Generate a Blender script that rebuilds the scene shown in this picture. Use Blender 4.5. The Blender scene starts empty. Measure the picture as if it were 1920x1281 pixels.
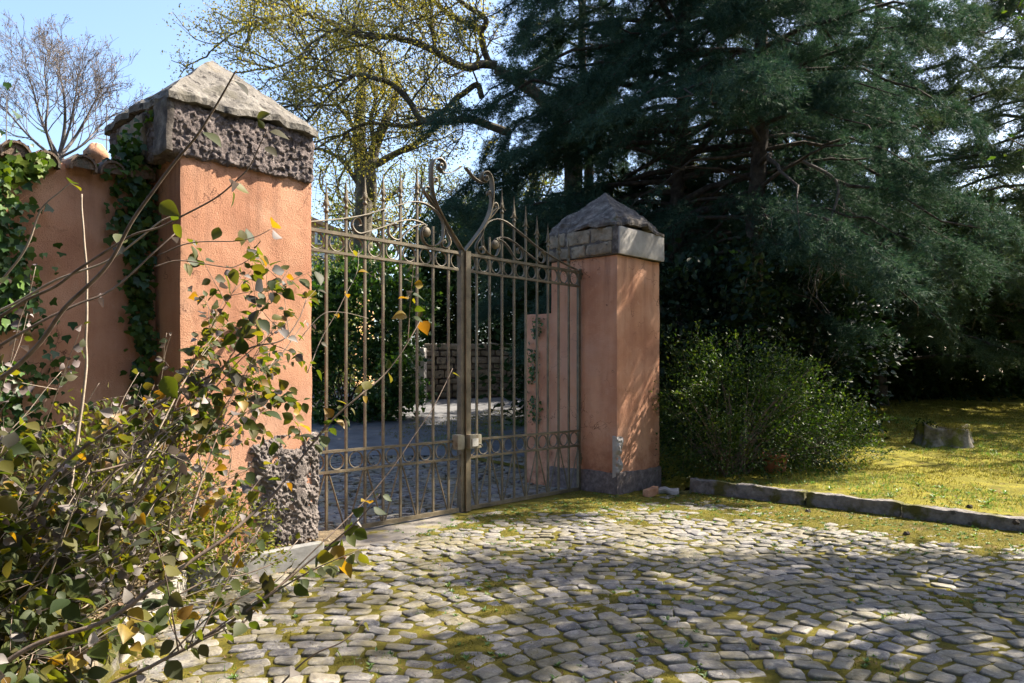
import bpy, math, random
import numpy as np
from mathutils import Vector
rng = np.random.default_rng(11); random.seed(11)
C = bpy.context.scene.collection
F, HY, H = 1422.0, 705.0, 1.56
def up(px, py, Z): return np.array([(px-960)/F*Z, Z, H+(HY-py)/F*Z])

# ------------------------------------------------------------------ noise
def _hash(ix, iy, iz, seed):
    h = (ix*374761393 + iy*668265263 + iz*2147483647 + seed*1274126177) & 0xFFFFFFFF
    h = ((h ^ (h >> 13))*1274126177) & 0xFFFFFFFF
    h = h ^ (h >> 16)
    return (h & 0xFFFF)/32767.5-1.0
def noise3(p, seed=0):
    p = np.asarray(p, float); i = np.floor(p).astype(np.int64); f = p-i; f = f*f*(3-2*f)
    r = 0
    for dx in (0, 1):
        wx = f[..., 0] if dx else 1-f[..., 0]
        for dy in (0, 1):
            wy = f[..., 1] if dy else 1-f[..., 1]
            for dz in (0, 1):
                wz = f[..., 2] if dz else 1-f[..., 2]
                r = r+wx*wy*wz*_hash(i[..., 0]+dx, i[..., 1]+dy, i[..., 2]+dz, seed)
    return r
def fbm(p, oct=4, seed=0):
    p = np.asarray(p, float); r = 0; a = .5
    for k in range(oct):
        r = r+a*noise3(p*(2**k)+k*17.3, seed+k); a *= .5
    return r
def fbm2(x, y, oct=4, seed=0): return fbm(np.stack([x, y, np.zeros_like(x)+.37], -1), oct, seed)
def sstep(a, b, x):
    t = np.clip((x-a)/(b-a), 0, 1); return t*t*(3-2*t)

# ------------------------------------------------------------------ mesh builder
class MB:
    def __init__(s): s.v = []; s.f = []; s.n = 0
    def add(s, v, *faces):
        v = np.asarray(v, float).reshape(-1, 3); s.v.append(v)
        for f in faces:
            f = np.asarray(f, np.int64)
            if f.size: s.f.append(f+s.n)
        s.n += len(v)
    def box(s, c, ax, half):                     # ax: 3 axes rows
        ax = np.asarray(ax, float); half = np.asarray(half, float)
        sg = np.array([[x, y, z] for z in (-1, 1) for y in (-1, 1) for x in (-1, 1)], float)
        s.add(np.asarray(c)+(sg*half)@ax, [[0, 2, 3, 1], [4, 5, 7, 6], [0, 1, 5, 4], [2, 6, 7, 3], [0, 4, 6, 2], [1, 3, 7, 5]])
    def tube(s, pts, rad, n=6, cap=True):
        pts = np.asarray(pts, float); m = len(pts); rad = np.broadcast_to(np.asarray(rad, float), (m,))
        t = np.gradient(pts, axis=0); t /= np.linalg.norm(t, axis=1, keepdims=True)+1e-9
        u = np.cross(t[0], [0, 0, 1.]); 
        if np.linalg.norm(u) < .1: u = np.cross(t[0], [1., 0, 0])
        u /= np.linalg.norm(u); U = np.empty((m, 3))
        for i in range(m):
            u = u-t[i]*(u@t[i]); u /= np.linalg.norm(u)+1e-9; U[i] = u
        V = np.cross(t, U); a = np.arange(n)*2*math.pi/n
        ring = pts[:, None]+rad[:, None, None]*(np.cos(a)[None, :, None]*U[:, None]+np.sin(a)[None, :, None]*V[:, None])
        i = np.arange(m-1)[:, None]*n; j = np.arange(n)[None]; k = (j+1) % n
        q = np.stack([i+j, i+k, i+n+k, i+n+j], -1).reshape(-1, 4)
        s.add(ring.reshape(-1, 3), q)
        if cap:
            b = s.n-m*n
            s.f.append(np.array([[b+n-1-x for x in range(n)]])); s.f.append(np.array([[b+(m-1)*n+x for x in range(n)]]))
    def grid(s, P):                              # P: (a,b,3)
        a, b = P.shape[:2]; i = np.arange(a-1)[:, None]*b; j = np.arange(b-1)[None]
        s.add(P.reshape(-1, 3), np.stack([i+j, i+j+1, i+b+j+1, i+b+j], -1).reshape(-1, 4))
    def inst(s, tv, tf, pos, R, sc):             # template instanced
        n = len(pos); tv = np.asarray(tv, float); k = len(tv)
        sc = np.asarray(sc, float); sc = sc[:, None, None] if sc.ndim == 1 else sc[:, None, :]
        v = np.einsum('nij,nkj->nki', R, tv[None]*sc)+pos[:, None]
        fs = [(np.asarray(f)[None]+(np.arange(n)*k)[:, None, None]).reshape(-1, np.asarray(f).shape[1]) for f in tf]
        s.add(v.reshape(-1, 3), *fs)
    def build(s, name, mat, parent=None, smooth=False, loc=None):
        v = np.concatenate(s.v) if s.v else np.zeros((0, 3))
        if parent is not None: v = v-np.array(ROOT[parent.as_pointer()])
        elif loc is not None: v = v-np.array(loc)
        me = bpy.data.meshes.new(name)
        me.vertices.add(len(v)); me.vertices.foreach_set('co', v.astype(np.float32).ravel())
        tot = np.concatenate([np.full(len(f), f.shape[1], np.int32) for f in s.f])
        idx = np.concatenate([f.ravel() for f in s.f]).astype(np.int32)
        st = np.concatenate([[0], np.cumsum(tot)[:-1]]).astype(np.int32)
        me.loops.add(len(idx)); me.loops.foreach_set('vertex_index', idx)
        me.polygons.add(len(tot)); me.polygons.foreach_set('loop_start', st)
        try: me.polygons.foreach_set('loop_total', tot)
        except Exception: pass
        me.polygons.foreach_set('use_smooth', np.full(len(tot), smooth))
        me.update(calc_edges=True); me.validate()
        me.materials.append(mat)
        o = bpy.data.objects.new(name, me); C.objects.link(o)
        if parent is not None:
            o.parent = parent; ROOT[o.as_pointer()] = ROOT[parent.as_pointer()]
        else:
            l = loc if loc is not None else (0, 0, 0); o.location = l; ROOT[o.as_pointer()] = l
        return o
ROOT = {}
KEEP = []
def tag(o, label, cat, group=None):
    o['label'] = label; o['category'] = cat
    if group: o['group'] = group
    KEEP.append(o); return o
def thing(name, label, cat, loc, group=None):
    o = bpy.data.objects.new(name, None); C.objects.link(o); o.location = tuple(loc); o.empty_display_size = .1
    ROOT[o.as_pointer()] = tuple(float(x) for x in loc)
    return tag(o, label, cat, group)
def kind(o, k): o['kind'] = k; return o

def catmull(pts, n=6):
    P = np.asarray(pts, float); P = np.vstack([2*P[0]-P[1], P, 2*P[-1]-P[-2]]); out = []
    for i in range(1, len(P)-2):
        t = np.linspace(0, 1, n, endpoint=False)[:, None]
        a, b, c, d = P[i-1], P[i], P[i+1], P[i+2]
        out.append(.5*(2*b+(c-a)*t+(2*a-5*b+4*c-d)*t**2+(-a+3*b-3*c+d)*t**3))
    out.append(P[-2:-1]); return np.vstack(out)
def unit(v): v = np.asarray(v, float); return v/(np.linalg.norm(v, axis=-1, keepdims=True)+1e-9)
def frames(dirs, ups):                           # columns: x side, y dir, z normal
    y = unit(dirs); x = unit(np.cross(y, ups)); z = np.cross(x, y); return np.stack([x, y, z], -1)
def rdirs(n): return unit(rng.normal(size=(n, 3)))

# ------------------------------------------------------------------ materials
def newmat(name):
    m = bpy.data.materials.new(name); m.use_nodes = True; nt = m.node_tree
    b = nt.nodes['Principled BSDF']; return m, nt, b
def nd(nt, t, **k):
    n = nt.nodes.new(t)
    for a, v in k.items():
        if a in n.inputs.keys() if hasattr(n.inputs, 'keys') else False: n.inputs[a].default_value = v
        else: setattr(n, a, v)
    return n
def noise(nt, scale, detail=6, rough=.6, vec=None, dist=0):
    n = nt.nodes.new('ShaderNodeTexNoise'); n.inputs['Scale'].default_value = scale; n.inputs['Detail'].default_value = detail
    n.inputs['Roughness'].default_value = rough; n.inputs['Distortion'].default_value = dist
    if vec is None:
        g = nt.nodes.new('ShaderNodeNewGeometry'); vec = g.outputs['Position']
    nt.links.new(vec, n.inputs['Vector']); return n.outputs['Fac']
def ramp(nt, fac, stops):
    r = nt.nodes.new('ShaderNodeValToRGB'); e = r.color_ramp.elements
    while len(e) < len(stops): e.new(.5)
    for x, (p, c) in zip(e, stops):
        x.position = p; x.color = (*c, 1) if len(c) == 3 else c
    nt.links.new(fac, r.inputs['Fac']); return r.outputs['Color']
def mix(nt, fac, a, b, mode='MIX'):
    m = nt.nodes.new('ShaderNodeMix'); m.data_type = 'RGBA'; m.blend_type = mode
    for s, v in ((0, fac), (6, a), (7, b)):
        if isinstance(v, (int, float)): m.inputs[s].default_value = v
        elif isinstance(v, tuple): m.inputs[s].default_value = (*v, 1)
        else: nt.links.new(v, m.inputs[s])
    return m.outputs[2]
def mapr(nt, v, a, b, c=0., d=1.):
    m = nt.nodes.new('ShaderNodeMapRange'); nt.links.new(v, m.inputs[0])
    for i, x in enumerate((a, b, c, d)): m.inputs[i+1].default_value = x
    return m.outputs[0]
def bump(nt, b, h, strength=.5, dist=.02):
    n = nt.nodes.new('ShaderNodeBump'); n.inputs['Strength'].default_value = strength; n.inputs['Distance'].default_value = dist
    nt.links.new(h, n.inputs['Height']); nt.links.new(n.outputs['Normal'], b.inputs['Normal'])
def posn(nt, sc=(1, 1, 1)):
    g = nt.nodes.new('ShaderNodeNewGeometry'); m = nt.nodes.new('ShaderNodeMapping'); m.inputs['Scale'].default_value = sc
    nt.links.new(g.outputs['Position'], m.inputs['Vector']); return m.outputs['Vector']
def island(nt):
    g = nt.nodes.new('ShaderNodeNewGeometry'); return g.outputs['Random Per Island']

def leafmat(name, cols, trans=.4, rough=.45, tcol=None, spec=.5, vary=.35):
    m, nt, b = newmat(name); n = len(cols)
    r = ramp(nt, island(nt), [(i/max(n-1, 1), c) for i, c in enumerate(cols)])
    col = mix(nt, mapr(nt, noise(nt, .9, 3), .35, .65), r, mix(nt, 1., r, (1-vary, 1-vary*.8, 1-vary), 'MULTIPLY'))
    nt.links.new(col, b.inputs['Base Color']); b.inputs['Roughness'].default_value = rough
    b.inputs['Specular IOR Level'].default_value = spec
    t = nt.nodes.new('ShaderNodeBsdfTranslucent')
    nt.links.new(mix(nt, 1., col, tcol or (1.25, 1.3, .55), 'MULTIPLY'), t.inputs['Color'])
    s = nt.nodes.new('ShaderNodeMixShader'); s.inputs[0].default_value = trans
    nt.links.new(b.outputs[0], s.inputs[1]); nt.links.new(t.outputs[0], s.inputs[2])
    nt.links.new(s.outputs[0], nt.nodes['Material Output'].inputs['Surface']); return m
def roughmat(name, stops, scale=3., rough=.85, bsc=40., bstr=.5, bdist=.01, detail=8, spots=None, spec=.3):
    m, nt, b = newmat(name)
    col = ramp(nt, noise(nt, scale, detail, .65), stops)
    if spots:                                    # (scale, lo, hi, colour)
        for sc, lo, hi, c in spots: col = mix(nt, mapr(nt, noise(nt, sc, 5, .6), lo, hi), col, c)
    nt.links.new(col, b.inputs['Base Color']); b.inputs['Roughness'].default_value = rough; b.inputs['Specular IOR Level'].default_value = spec
    bump(nt, b, noise(nt, bsc, 6, .7), bstr, bdist); return m

def plaster():
    m, nt, b = newmat('salmon_plaster')
    c = ramp(nt, noise(nt, 1.6, 6, .6), [(.3, (.38, .175, .103)), (.5, (.49, .25, .15)), (.7, (.57, .33, .215))])
    c = mix(nt, mapr(nt, noise(nt, 1, 6, .6, posn(nt, (3.5, 3.5, .35))), .48, .68, 0, .42), c, (.27, .11, .068))
    c = mix(nt, mapr(nt, noise(nt, 9, 5, .7), .58, .75, 0, .5), c, (.54, .33, .225))
    c = mix(nt, mapr(nt, noise(nt, 5, 6, .75), .62, .72, 0, .6), c, (.16, .07, .045))
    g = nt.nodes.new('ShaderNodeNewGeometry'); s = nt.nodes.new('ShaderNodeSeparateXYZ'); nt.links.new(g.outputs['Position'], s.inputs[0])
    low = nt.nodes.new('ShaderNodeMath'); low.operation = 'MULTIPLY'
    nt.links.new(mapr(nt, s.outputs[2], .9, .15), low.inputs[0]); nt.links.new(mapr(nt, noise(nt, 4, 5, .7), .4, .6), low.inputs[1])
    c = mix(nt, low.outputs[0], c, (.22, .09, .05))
    vo = nt.nodes.new('ShaderNodeTexVoronoi'); vo.feature = 'DISTANCE_TO_EDGE'; vo.inputs['Scale'].default_value = 1.5
    wv = nt.nodes.new('ShaderNodeVectorMath'); wv.operation = 'ADD'; nt.links.new(posn(nt), wv.inputs[0])
    n3 = nt.nodes.new('ShaderNodeTexNoise'); n3.inputs['Scale'].default_value = 4; n3.inputs['Detail'].default_value = 6; nt.links.new(posn(nt), n3.inputs['Vector'])
    nt.links.new(n3.outputs['Color'], wv.inputs[1]); nt.links.new(wv.outputs[0], vo.inputs['Vector'])
    ck = nt.nodes.new('ShaderNodeMath'); ck.operation = 'MULTIPLY'; nt.links.new(mapr(nt, vo.outputs['Distance'], .012, .002), ck.inputs[0]); nt.links.new(mapr(nt, noise(nt, 1.3, 3), .5, .56), ck.inputs[1])
    c = mix(nt, ck.outputs[0], c, (.13, .06, .04))
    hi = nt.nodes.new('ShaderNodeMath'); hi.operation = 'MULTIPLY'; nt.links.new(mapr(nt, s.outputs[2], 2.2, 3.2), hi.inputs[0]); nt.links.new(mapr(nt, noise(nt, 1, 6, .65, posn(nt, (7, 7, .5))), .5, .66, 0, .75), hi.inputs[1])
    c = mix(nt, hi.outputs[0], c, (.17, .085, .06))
    c = mix(nt, mapr(nt, noise(nt, .9, 5, .6), .52, .68, 0, .5), c, (.50, .30, .215))
    nt.links.new(c, b.inputs['Base Color']); b.inputs['Roughness'].default_value = .92; b.inputs['Specular IOR Level'].default_value = .2
    a = nt.nodes.new('ShaderNodeMath'); a.operation = 'ADD'
    nt.links.new(noise(nt, 110, 4, .7), a.inputs[0])
    k = nt.nodes.new('ShaderNodeMath'); k.operation = 'MULTIPLY'; k.inputs[1].default_value = 1.6; nt.links.new(noise(nt, 5, 6, .6, dist=.2), k.inputs[0])
    nt.links.new(k.outputs[0], a.inputs[1]); bump(nt, b, a.outputs[0], .8, .010); return m
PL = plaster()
LAVA = roughmat('lava_stone', [(.3, (.075, .06, .058)), (.55, (.175, .142, .134)), (.75, (.30, .255, .235))], 14, .95, 38, 1., .03)
LAVA2 = roughmat('exposed_rubble', [(.3, (.09, .075, .07)), (.5, (.19, .16, .145)), (.72, (.30, .265, .24))], 16, .95, 45, 1., .03, spots=[(5, .58, .68, (.05, .045, .04))])
SLAB = roughmat('weathered_slab', [(.3, (.085, .075, .065)), (.5, (.17, .155, .135)), (.72, (.25, .23, .20))], 7, .95, 34, 1., .02,
                spots=[(17, .58, .63, (.035, .03, .027)), (4, .6, .75, (.22, .18, .12)), (3, .56, .66, (.10, .09, .07))])
DARKSLAB = roughmat('dark_lichen_slab', [(.3, (.035, .029, .026)), (.5, (.095, .08, .07)), (.68, (.21, .185, .16))], 11, .92, 30, .8, .012, spots=[(3, .58, .7, (.07, .07, .03))])
TUFF = roughmat('tuff_block', [(.3, (.10, .08, .058)), (.5, (.22, .18, .13)), (.72, (.34, .285, .21))], 6, .95, 35, .9, .02, spots=[(9, .6, .68, (.06, .05, .045))])
SKIM = roughmat('grey_skim', [(.3, (.22, .20, .185)), (.6, (.34, .32, .30)), (.8, (.42, .40, .37))], 4, .9, 60, .3, .006)
KERBM = roughmat('kerb_stone', [(.3, (.09, .08, .073)), (.5, (.17, .155, .145)), (.75, (.27, .25, .23))], 12, .95, 45, 1., .018, spots=[(3.2, .50, .60, (.085, .08, .02)), (7, .62, .7, (.06, .055, .05))])
MARBLE = roughmat('grey_marble', [(.3, (.13, .128, .125)), (.6, (.20, .196, .19)), (.8, (.26, .255, .245))], 9, .8, 90, .4, .004, spots=[(5, .62, .7, (.17, .17, .09))])
WHITE = roughmat('white_stone', [(.3, (.22, .20, .17)), (.6, (.34, .315, .275)), (.8, (.43, .40, .355))], 7, .85, 50, .6, .008, spots=[(5, .6, .68, (.24, .2, .13))])
CONC = roughmat('pale_concrete', [(.3, (.09, .082, .07)), (.5, (.155, .14, .12)), (.75, (.23, .205, .175))], 5, .9, 70, .5, .006, spots=[(2.2, .55, .66, (.20, .17, .035)), (9, .62, .7, (.10, .09, .07))])
SOIL = roughmat('leaf_litter', [(.3, (.05, .035, .02)), (.5, (.13, .10, .06)), (.7, (.25, .19, .11))], 18, .95, 40, 1., .03)
GROUND = roughmat('dark_earth', [(.3, (.03, .026, .014)), (.55, (.06, .055, .025)), (.75, (.10, .085, .045))], 5, .95, 20, 1., .04)
ASPH = roughmat('worn_asphalt', [(.3, (.09, .09, .095)), (.55, (.14, .14, .145)), (.75, (.19, .19, .195))], 3, .8, 160, .4, .004)
TERRA = roughmat('terracotta', [(.3, (.26, .12, .065)), (.55, (.40, .22, .13)), (.75, (.48, .34, .23))], 7, .9, 50, .6, .01, spots=[(9, .58, .66, (.10, .085, .06))])
COPT = roughmat('weathered_coping_tile', [(.3, (.09, .065, .05)), (.55, (.18, .125, .09)), (.75, (.27, .215, .165))], 9, .95, 40, .8, .015, spots=[(6, .52, .62, (.10, .09, .07))])
POTM = roughmat('clay_pot', [(.3, (.24, .09, .045)), (.6, (.36, .14, .07))], 6, .85, 50, .4, .006)
HOUSEM = roughmat('ochre_render', [(.3, (.42, .22, .10)), (.6, (.55, .32, .16))], 2, .9, 30, .3, .01)
BARK = roughmat('dark_bark', [(.35, (.028, .022, .018)), (.55, (.065, .052, .042)), (.75, (.13, .11, .09))], 9, .95, 24, 1., .03)
OAKB = roughmat('oak_bark', [(.35, (.05, .042, .032)), (.55, (.11, .095, .07)), (.75, (.20, .185, .12))], 8, .95, 22, 1., .03, spots=[(3, .55, .66, (.16, .17, .05))])
GREYB = roughmat('grey_bark', [(.35, (.08, .068, .062)), (.7, (.18, .155, .14))], 12, .9, 30, .6, .01)
CANE = roughmat('brown_cane', [(.35, (.09, .065, .05)), (.7, (.24, .18, .14))], 16, .8, 60, .4, .004)
PALECANE = roughmat('pale_dry_cane', [(.35, (.22, .175, .13)), (.7, (.40, .33, .26))], 14, .8, 60, .3, .004)
STUMPM = roughmat('stump_wood', [(.35, (.10, .085, .06)), (.6, (.25, .22, .17)), (.75, (.36, .32, .26))], 9, .95, 18, 1., .03, spots=[(3.5, .5, .58, (.13, .13, .025))])

def ironmat(name, cols, scale=6):
    m, nt, b = newmat(name)
    c = ramp(nt, noise(nt, scale, 8, .7), cols)
    c = mix(nt, mapr(nt, noise(nt, 22, 6, .7), .58, .70, 0, .6), c, (.20, .17, .085))
    c = mix(nt, mapr(nt, noise(nt, 9, 6, .7), .62, .70, 0, .8), c, (.12, .05, .025))
    nt.links.new(c, b.inputs['Base Color']); b.inputs['Roughness'].default_value = .62; b.inputs['Metallic'].default_value = .1
    bump(nt, b, noise(nt, 130, 5, .7), .6, .003); return m
IRON = ironmat('olive_wrought_iron', [(.3, (.055, .043, .025)), (.5, (.112, .087, .050)), (.72, (.19, .15, .09))])
BOXM = roughmat('beige_painted_metal', [(.3, (.13, .115, .08)), (.6, (.22, .20, .145))], 8, .55, 70, .3, .003, spots=[(12, .6, .68, (.12, .08, .04))])
PALEM = roughmat('pale_metal_plate', [(.3, (.27, .26, .235)), (.6, (.40, .385, .35))], 10, .45, 70, .2, .002)
DARKM = roughmat('dark_metal', [(.3, (.03, .03, .03)), (.7, (.07, .065, .06))], 10, .5, 70, .2, .002)
RUST = roughmat('rusty_iron', [(.3, (.08, .04, .02)), (.7, (.20, .11, .06))], 20, .85, 70, .6, .004)
WHT = roughmat('white_paint', [(.3, (.6, .6, .58)), (.7, (.75, .75, .73))], 8, .6, 70, .2, .002)
def glassmat():
    m, nt, b = newmat('window_glass'); b.inputs['Base Color'].default_value = (.03, .05, .06, 1); b.inputs['Roughness'].default_value = .08; return m
GLASS = glassmat()

def cobblemat():
    m, nt, b = newmat('basalt_cobbles')
    c = ramp(nt, island(nt), [(0, (.065, .064, .072)), (.35, (.115, .11, .112)), (.7, (.155, .145, .135)), (1, (.20, .18, .155))])
    c = mix(nt, mapr(nt, noise(nt, 11, 8, .75), .49, .60, 0, .8), c, (.29, .27, .235))
    c = mix(nt, mapr(nt, noise(nt, 34, 6, .75), .57, .64, 0, .7), c, (.34, .32, .28))
    c = mix(nt, mapr(nt, noise(nt, 1.9, 7, .7), .44, .60, 0, .65), c, (.14, .115, .04))
    c = mix(nt, mapr(nt, noise(nt, 26, 6, .7), .56, .66, 0, .8), c, (.055, .05, .055))
    c = mix(nt, mapr(nt, noise(nt, 2.2, 5, .6), .56, .70, 0, .5), c, (.17, .145, .07))
    nt.links.new(c, b.inputs['Base Color']); b.inputs['Roughness'].default_value = .62; b.inputs['Specular IOR Level'].default_value = .4
    bump(nt, b, noise(nt, 42, 9, .75), .9, .012); return m
COB = cobblemat()
def mossmat(name, cols, sc=3):
    m, nt, b = newmat(name)
    c = ramp(nt, noise(nt, sc, 8, .7), cols)
    c = mix(nt, mapr(nt, noise(nt, 60, 5, .7), .4, .65, 0, .6), c, (.06, .05, .012))
    c = mix(nt, mapr(nt, noise(nt, 5, 6, .7), .57, .66, 0, .75), c, (.16, .105, .05))
    nt.links.new(c, b.inputs['Base Color']); b.inputs['Roughness'].default_value = .95; b.inputs['Specular IOR Level'].default_value = .1
    bump(nt, b, noise(nt, 150, 5, .7), 1., .015); return m
MOSS = mossmat('yellow_moss', [(.3, (.05, .05, .010)), (.5, (.135, .118, .018)), (.72, (.225, .185, .03))])
LAWNM = mossmat('moss_lawn', [(.3, (.075, .078, .012)), (.5, (.22, .20, .025)), (.72, (.36, .305, .04))], 3.2)
MTUFT = leafmat('moss_tuft', [(.06, .07, .010), (.17, .15, .018), (.28, .23, .03), (.12, .14, .025), (.22, .15, .05), (.32, .27, .05)], .3, .8, (1.1, 1.1, .6), .2)
WEED = leafmat('weed_leaf', [(.07, .15, .03), (.12, .22, .05), (.20, .27, .08)], .35, .5)
LITTER = leafmat('dry_leaf', [(.16, .08, .04), (.28, .17, .09), (.38, .28, .18), (.10, .06, .04)], .2, .7, (1.1, .9, .6))
# foliage
SHRUBL = leafmat('shrub_leaf', [(.03, .045, .018), (.05, .072, .02), (.085, .10, .022), (.045, .042, .05), (.14, .125, .024), (.04, .062, .024)], .5, .55, (1.9, 1.75, .28), .25)
UNDERL = leafmat('undergrowth_leaf', [(.07, .105, .022), (.13, .155, .03), (.19, .185, .05), (.10, .13, .025), (.26, .22, .10)], .5, .6, (1.6, 1.45, .28), .2)
YELLL = leafmat('yellow_leaf', [(.28, .17, .016), (.33, .23, .022), (.2, .10, .02)], .45, .5, (1.4, 1.1, .3))
CURLL = leafmat('curled_dry_leaf', [(.17, .14, .14), (.10, .075, .07), (.26, .22, .21), (.07, .055, .055)], .2, .7, (1, .9, .8))
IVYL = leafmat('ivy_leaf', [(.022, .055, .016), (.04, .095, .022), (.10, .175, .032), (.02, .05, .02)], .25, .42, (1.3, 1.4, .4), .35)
IVYB = leafmat('bright_ivy_leaf', [(.07, .13, .02), (.12, .19, .027), (.19, .23, .035)], .45, .5, (1.3, 1.3, .35), .3)  # brighter, yellower ivy leaf than the plain one
OAKL = leafmat('spring_oak_leaf', [(.15, .165, .055), (.25, .235, .06), (.36, .30, .065), (.19, .20, .085)], .5, .5, (1.35, 1.25, .5), .3, .2)
CEDL = leafmat('cypress_needle', [(.022, .058, .046), (.048, .098, .074), (.10, .152, .105)], .2, .7, (1., 1.1, .7), .12)
CEDG = leafmat('greener_cypress_needle', [(.03, .062, .038), (.064, .102, .058), (.125, .16, .082)], .22, .7, (1.1, 1.1, .6), .12)
PRIVL = leafmat('privet_leaf', [(.02, .045, .012), (.034, .075, .017), (.06, .105, .022), (.13, .165, .035)], .35, .5, (1.3, 1.35, .4), .3)
LAURL = leafmat('laurel_leaf', [(.010, .024, .013), (.016, .036, .018), (.024, .05, .02)], .15, .5, (1.2, 1.3, .5), .25)
HEDGL = leafmat('hedge_leaf', [(.013, .028, .01), (.022, .044, .013), (.04, .066, .018)], .25, .7, (1.2, 1.3, .4), .12)
LITEL = leafmat('light_tree_leaf', [(.09, .13, .03), (.15, .18, .045), (.23, .22, .05)], .45, .45, (1.3, 1.25, .5))

# leaf templates (x side, y along, z normal); length 1
L5 = np.array([[0, 0, 0], [-.27, .42, .07], [0, .46, -.02], [.27, .42, .07], [0, 1, -.06]]); L5F = [np.array([[0, 3, 2], [0, 2, 1], [1, 2, 4], [2, 3, 4]])]
def bigleaf(w=.5, curl=.18, fold=.12):
    t = np.array([0, .08, .25, .45, .65, .83, 1.]); hw = np.array([.02, .2, .42, .46, .35, .17, .0])*w*2*.5/.46
    v = []
    for a, b in zip(t, hw):
        z = -curl*a*a
        v += [[-b, a, z+fold*b*2], [0, a, z], [b, a, z+fold*b*2]]
    f = [[i*3+k, i*3+k+1, i*3+k+4, i*3+k+3] for i in range(6) for k in (0, 1)]
    return np.array(v), [np.array(f)]
BL = bigleaf(.36)
BLW = bigleaf(.42, .3, .2)
IV = np.array([[0, 0, 0], [-.42, .05, .05], [-.5, .42, .03], [-.24, .55, .05], [0, 1, -.04], [.24, .55, .05], [.5, .42, .03], [.42, .05, .05], [0, .4, -.01]])
IVF = [np.array([[8, i, i+1] for i in range(1, 7)]+[[8, 0, 1], [8, 7, 0]])[:, [0, 2, 1]]]
def scatter(mb, tpl, pos, size, up=(0, 0, 1), upw=.6, dirs=None, dirw=1., szj=.35):
    pos = np.asarray(pos, float); n = len(pos)
    if n == 0: return
    nrm = unit(rdirs(n)+np.asarray(up)*upw*1.6)
    d = rdirs(n) if dirs is None else unit(np.asarray(dirs)*dirw+rdirs(n)*.6)
    R = frames(d, nrm)
    mb.inst(tpl[0], tpl[1], pos, R, size*(1+szj*rng.uniform(-1, 1, n)))

# ------------------------------------------------------------------ gate frame of reference
AN = math.radians(43.3); G = np.array([math.sin(AN), math.cos(AN), 0]); N = np.array([math.cos(AN), -math.sin(AN), 0]); ZU = np.array([0, 0, 1.])
O = np.array([.897, 10.2, 0])
def gp(s, d, z):
    s, d, z = np.broadcast_arrays(np.asarray(s, float), np.asarray(d, float), np.asarray(z, float))
    return O-G*s[..., None]+N*d[..., None]+ZU*z[..., None]
AX = np.stack([-G, N, ZU])                      # s,d,z axes
def sd(p): q = np.asarray(p)-O; return -(q@G), q@N
def gz(x, y):
    t = y-11.; sp = np.where(t > 6, t, np.log1p(np.exp(np.clip(t*2.2, -40, 20)))/2.2)
    return .085*np.minimum(sp, 15+0*sp)

# ------------------------------------------------------------------ ground, paving, road, lawn
def sheet(name, mat, pts_fn, kindname='structure', smooth=True):
    mb = MB(); mb.grid(pts_fn); return kind(mb.build(name, mat, smooth=smooth), kindname)
def XY(x0, x1, nx, y0, y1, ny):
    x, y = np.meshgrid(np.linspace(x0, x1, nx), np.linspace(y0, y1, ny)); return x, y
xs = np.concatenate([[-900, -300, -120], np.linspace(-60, 60, 61), [120, 300, 900]]); ys = np.concatenate([[-900, -300, -80], np.linspace(-20, 70, 61), [140, 300, 900]])
x, y = np.meshgrid(xs, ys); sheet('ground', GROUND, np.stack([x, y, gz(x, y)-.12+.05*fbm2(x*.4, y*.4)*(np.abs(x) < 80)], -1))

K0 = np.array([2.34, 10.08, 0])
KL = np.array([[-1.45, 6.55], [-1.62, 6.30], [-2.02, 5.86], [-2.33, 5.45], [-2.22, 4.75], [-2.09, 4.0], [-1.98, 3.2], [-1.9, 2.2], [-1.85, 0]])
def left_of_kerb(x, y):
    kx = np.interp(y, KL[::-1, 1], KL[::-1, 0]); return x < kx
def kerb_right(x, y): return (x-K0[0])*G[0]+(y-K0[1])*G[1]           # >0 : lawn side
def cover(x, y):
    kr = -kerb_right(x, y); s, d = sd(np.stack([x, y, 0*x], -1))
    c = 1.3-kr*.62+0*x
    c = np.maximum(c, 1.2-.48*d-.30*np.maximum(s-1.2, 0))
    c = np.maximum(c, .30-.16*np.hypot(x+.6, y-5.8))
    return np.clip(c, .05, 1.2)+.75*fbm2(x*.95, y*.95, 4, 3)+.85*fbm2(x*3.6, y*3.6, 4, 9)+.02
def mossz(x, y): return gz(x, y)-.0055+.022*sstep(.32, 1.1, cover(x, y))+.0002+.012*fbm2(x*11, y*11, 4, 5)
def clipped(mb, P, keep):
    a, b = P.shape[:2]; i = np.arange(a-1)[:, None]*b; j = np.arange(b-1)[None]
    q = np.stack([i+j, i+j+1, i+b+j+1, i+b+j], -1).reshape(-1, 4); k = keep.ravel()
    q = q[k[q].all(1)]; mb.add(P.reshape(-1, 3), q)
# moss bed between the cobbles
x, y = XY(-2.6, 9.5, 620, 1.5, 13, 600)
s, d = sd(np.stack([x, y, 0*x], -1)); keep = (kerb_right(x, y) < .06) & ~left_of_kerb(x+.12, y) & ((d > -.1) | (s < -.75))
mb = MB(); clipped(mb, np.stack([x, y, mossz(x, y)], -1), keep); kind(mb.build('moss', MOSS, smooth=True), 'stuff')
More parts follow.
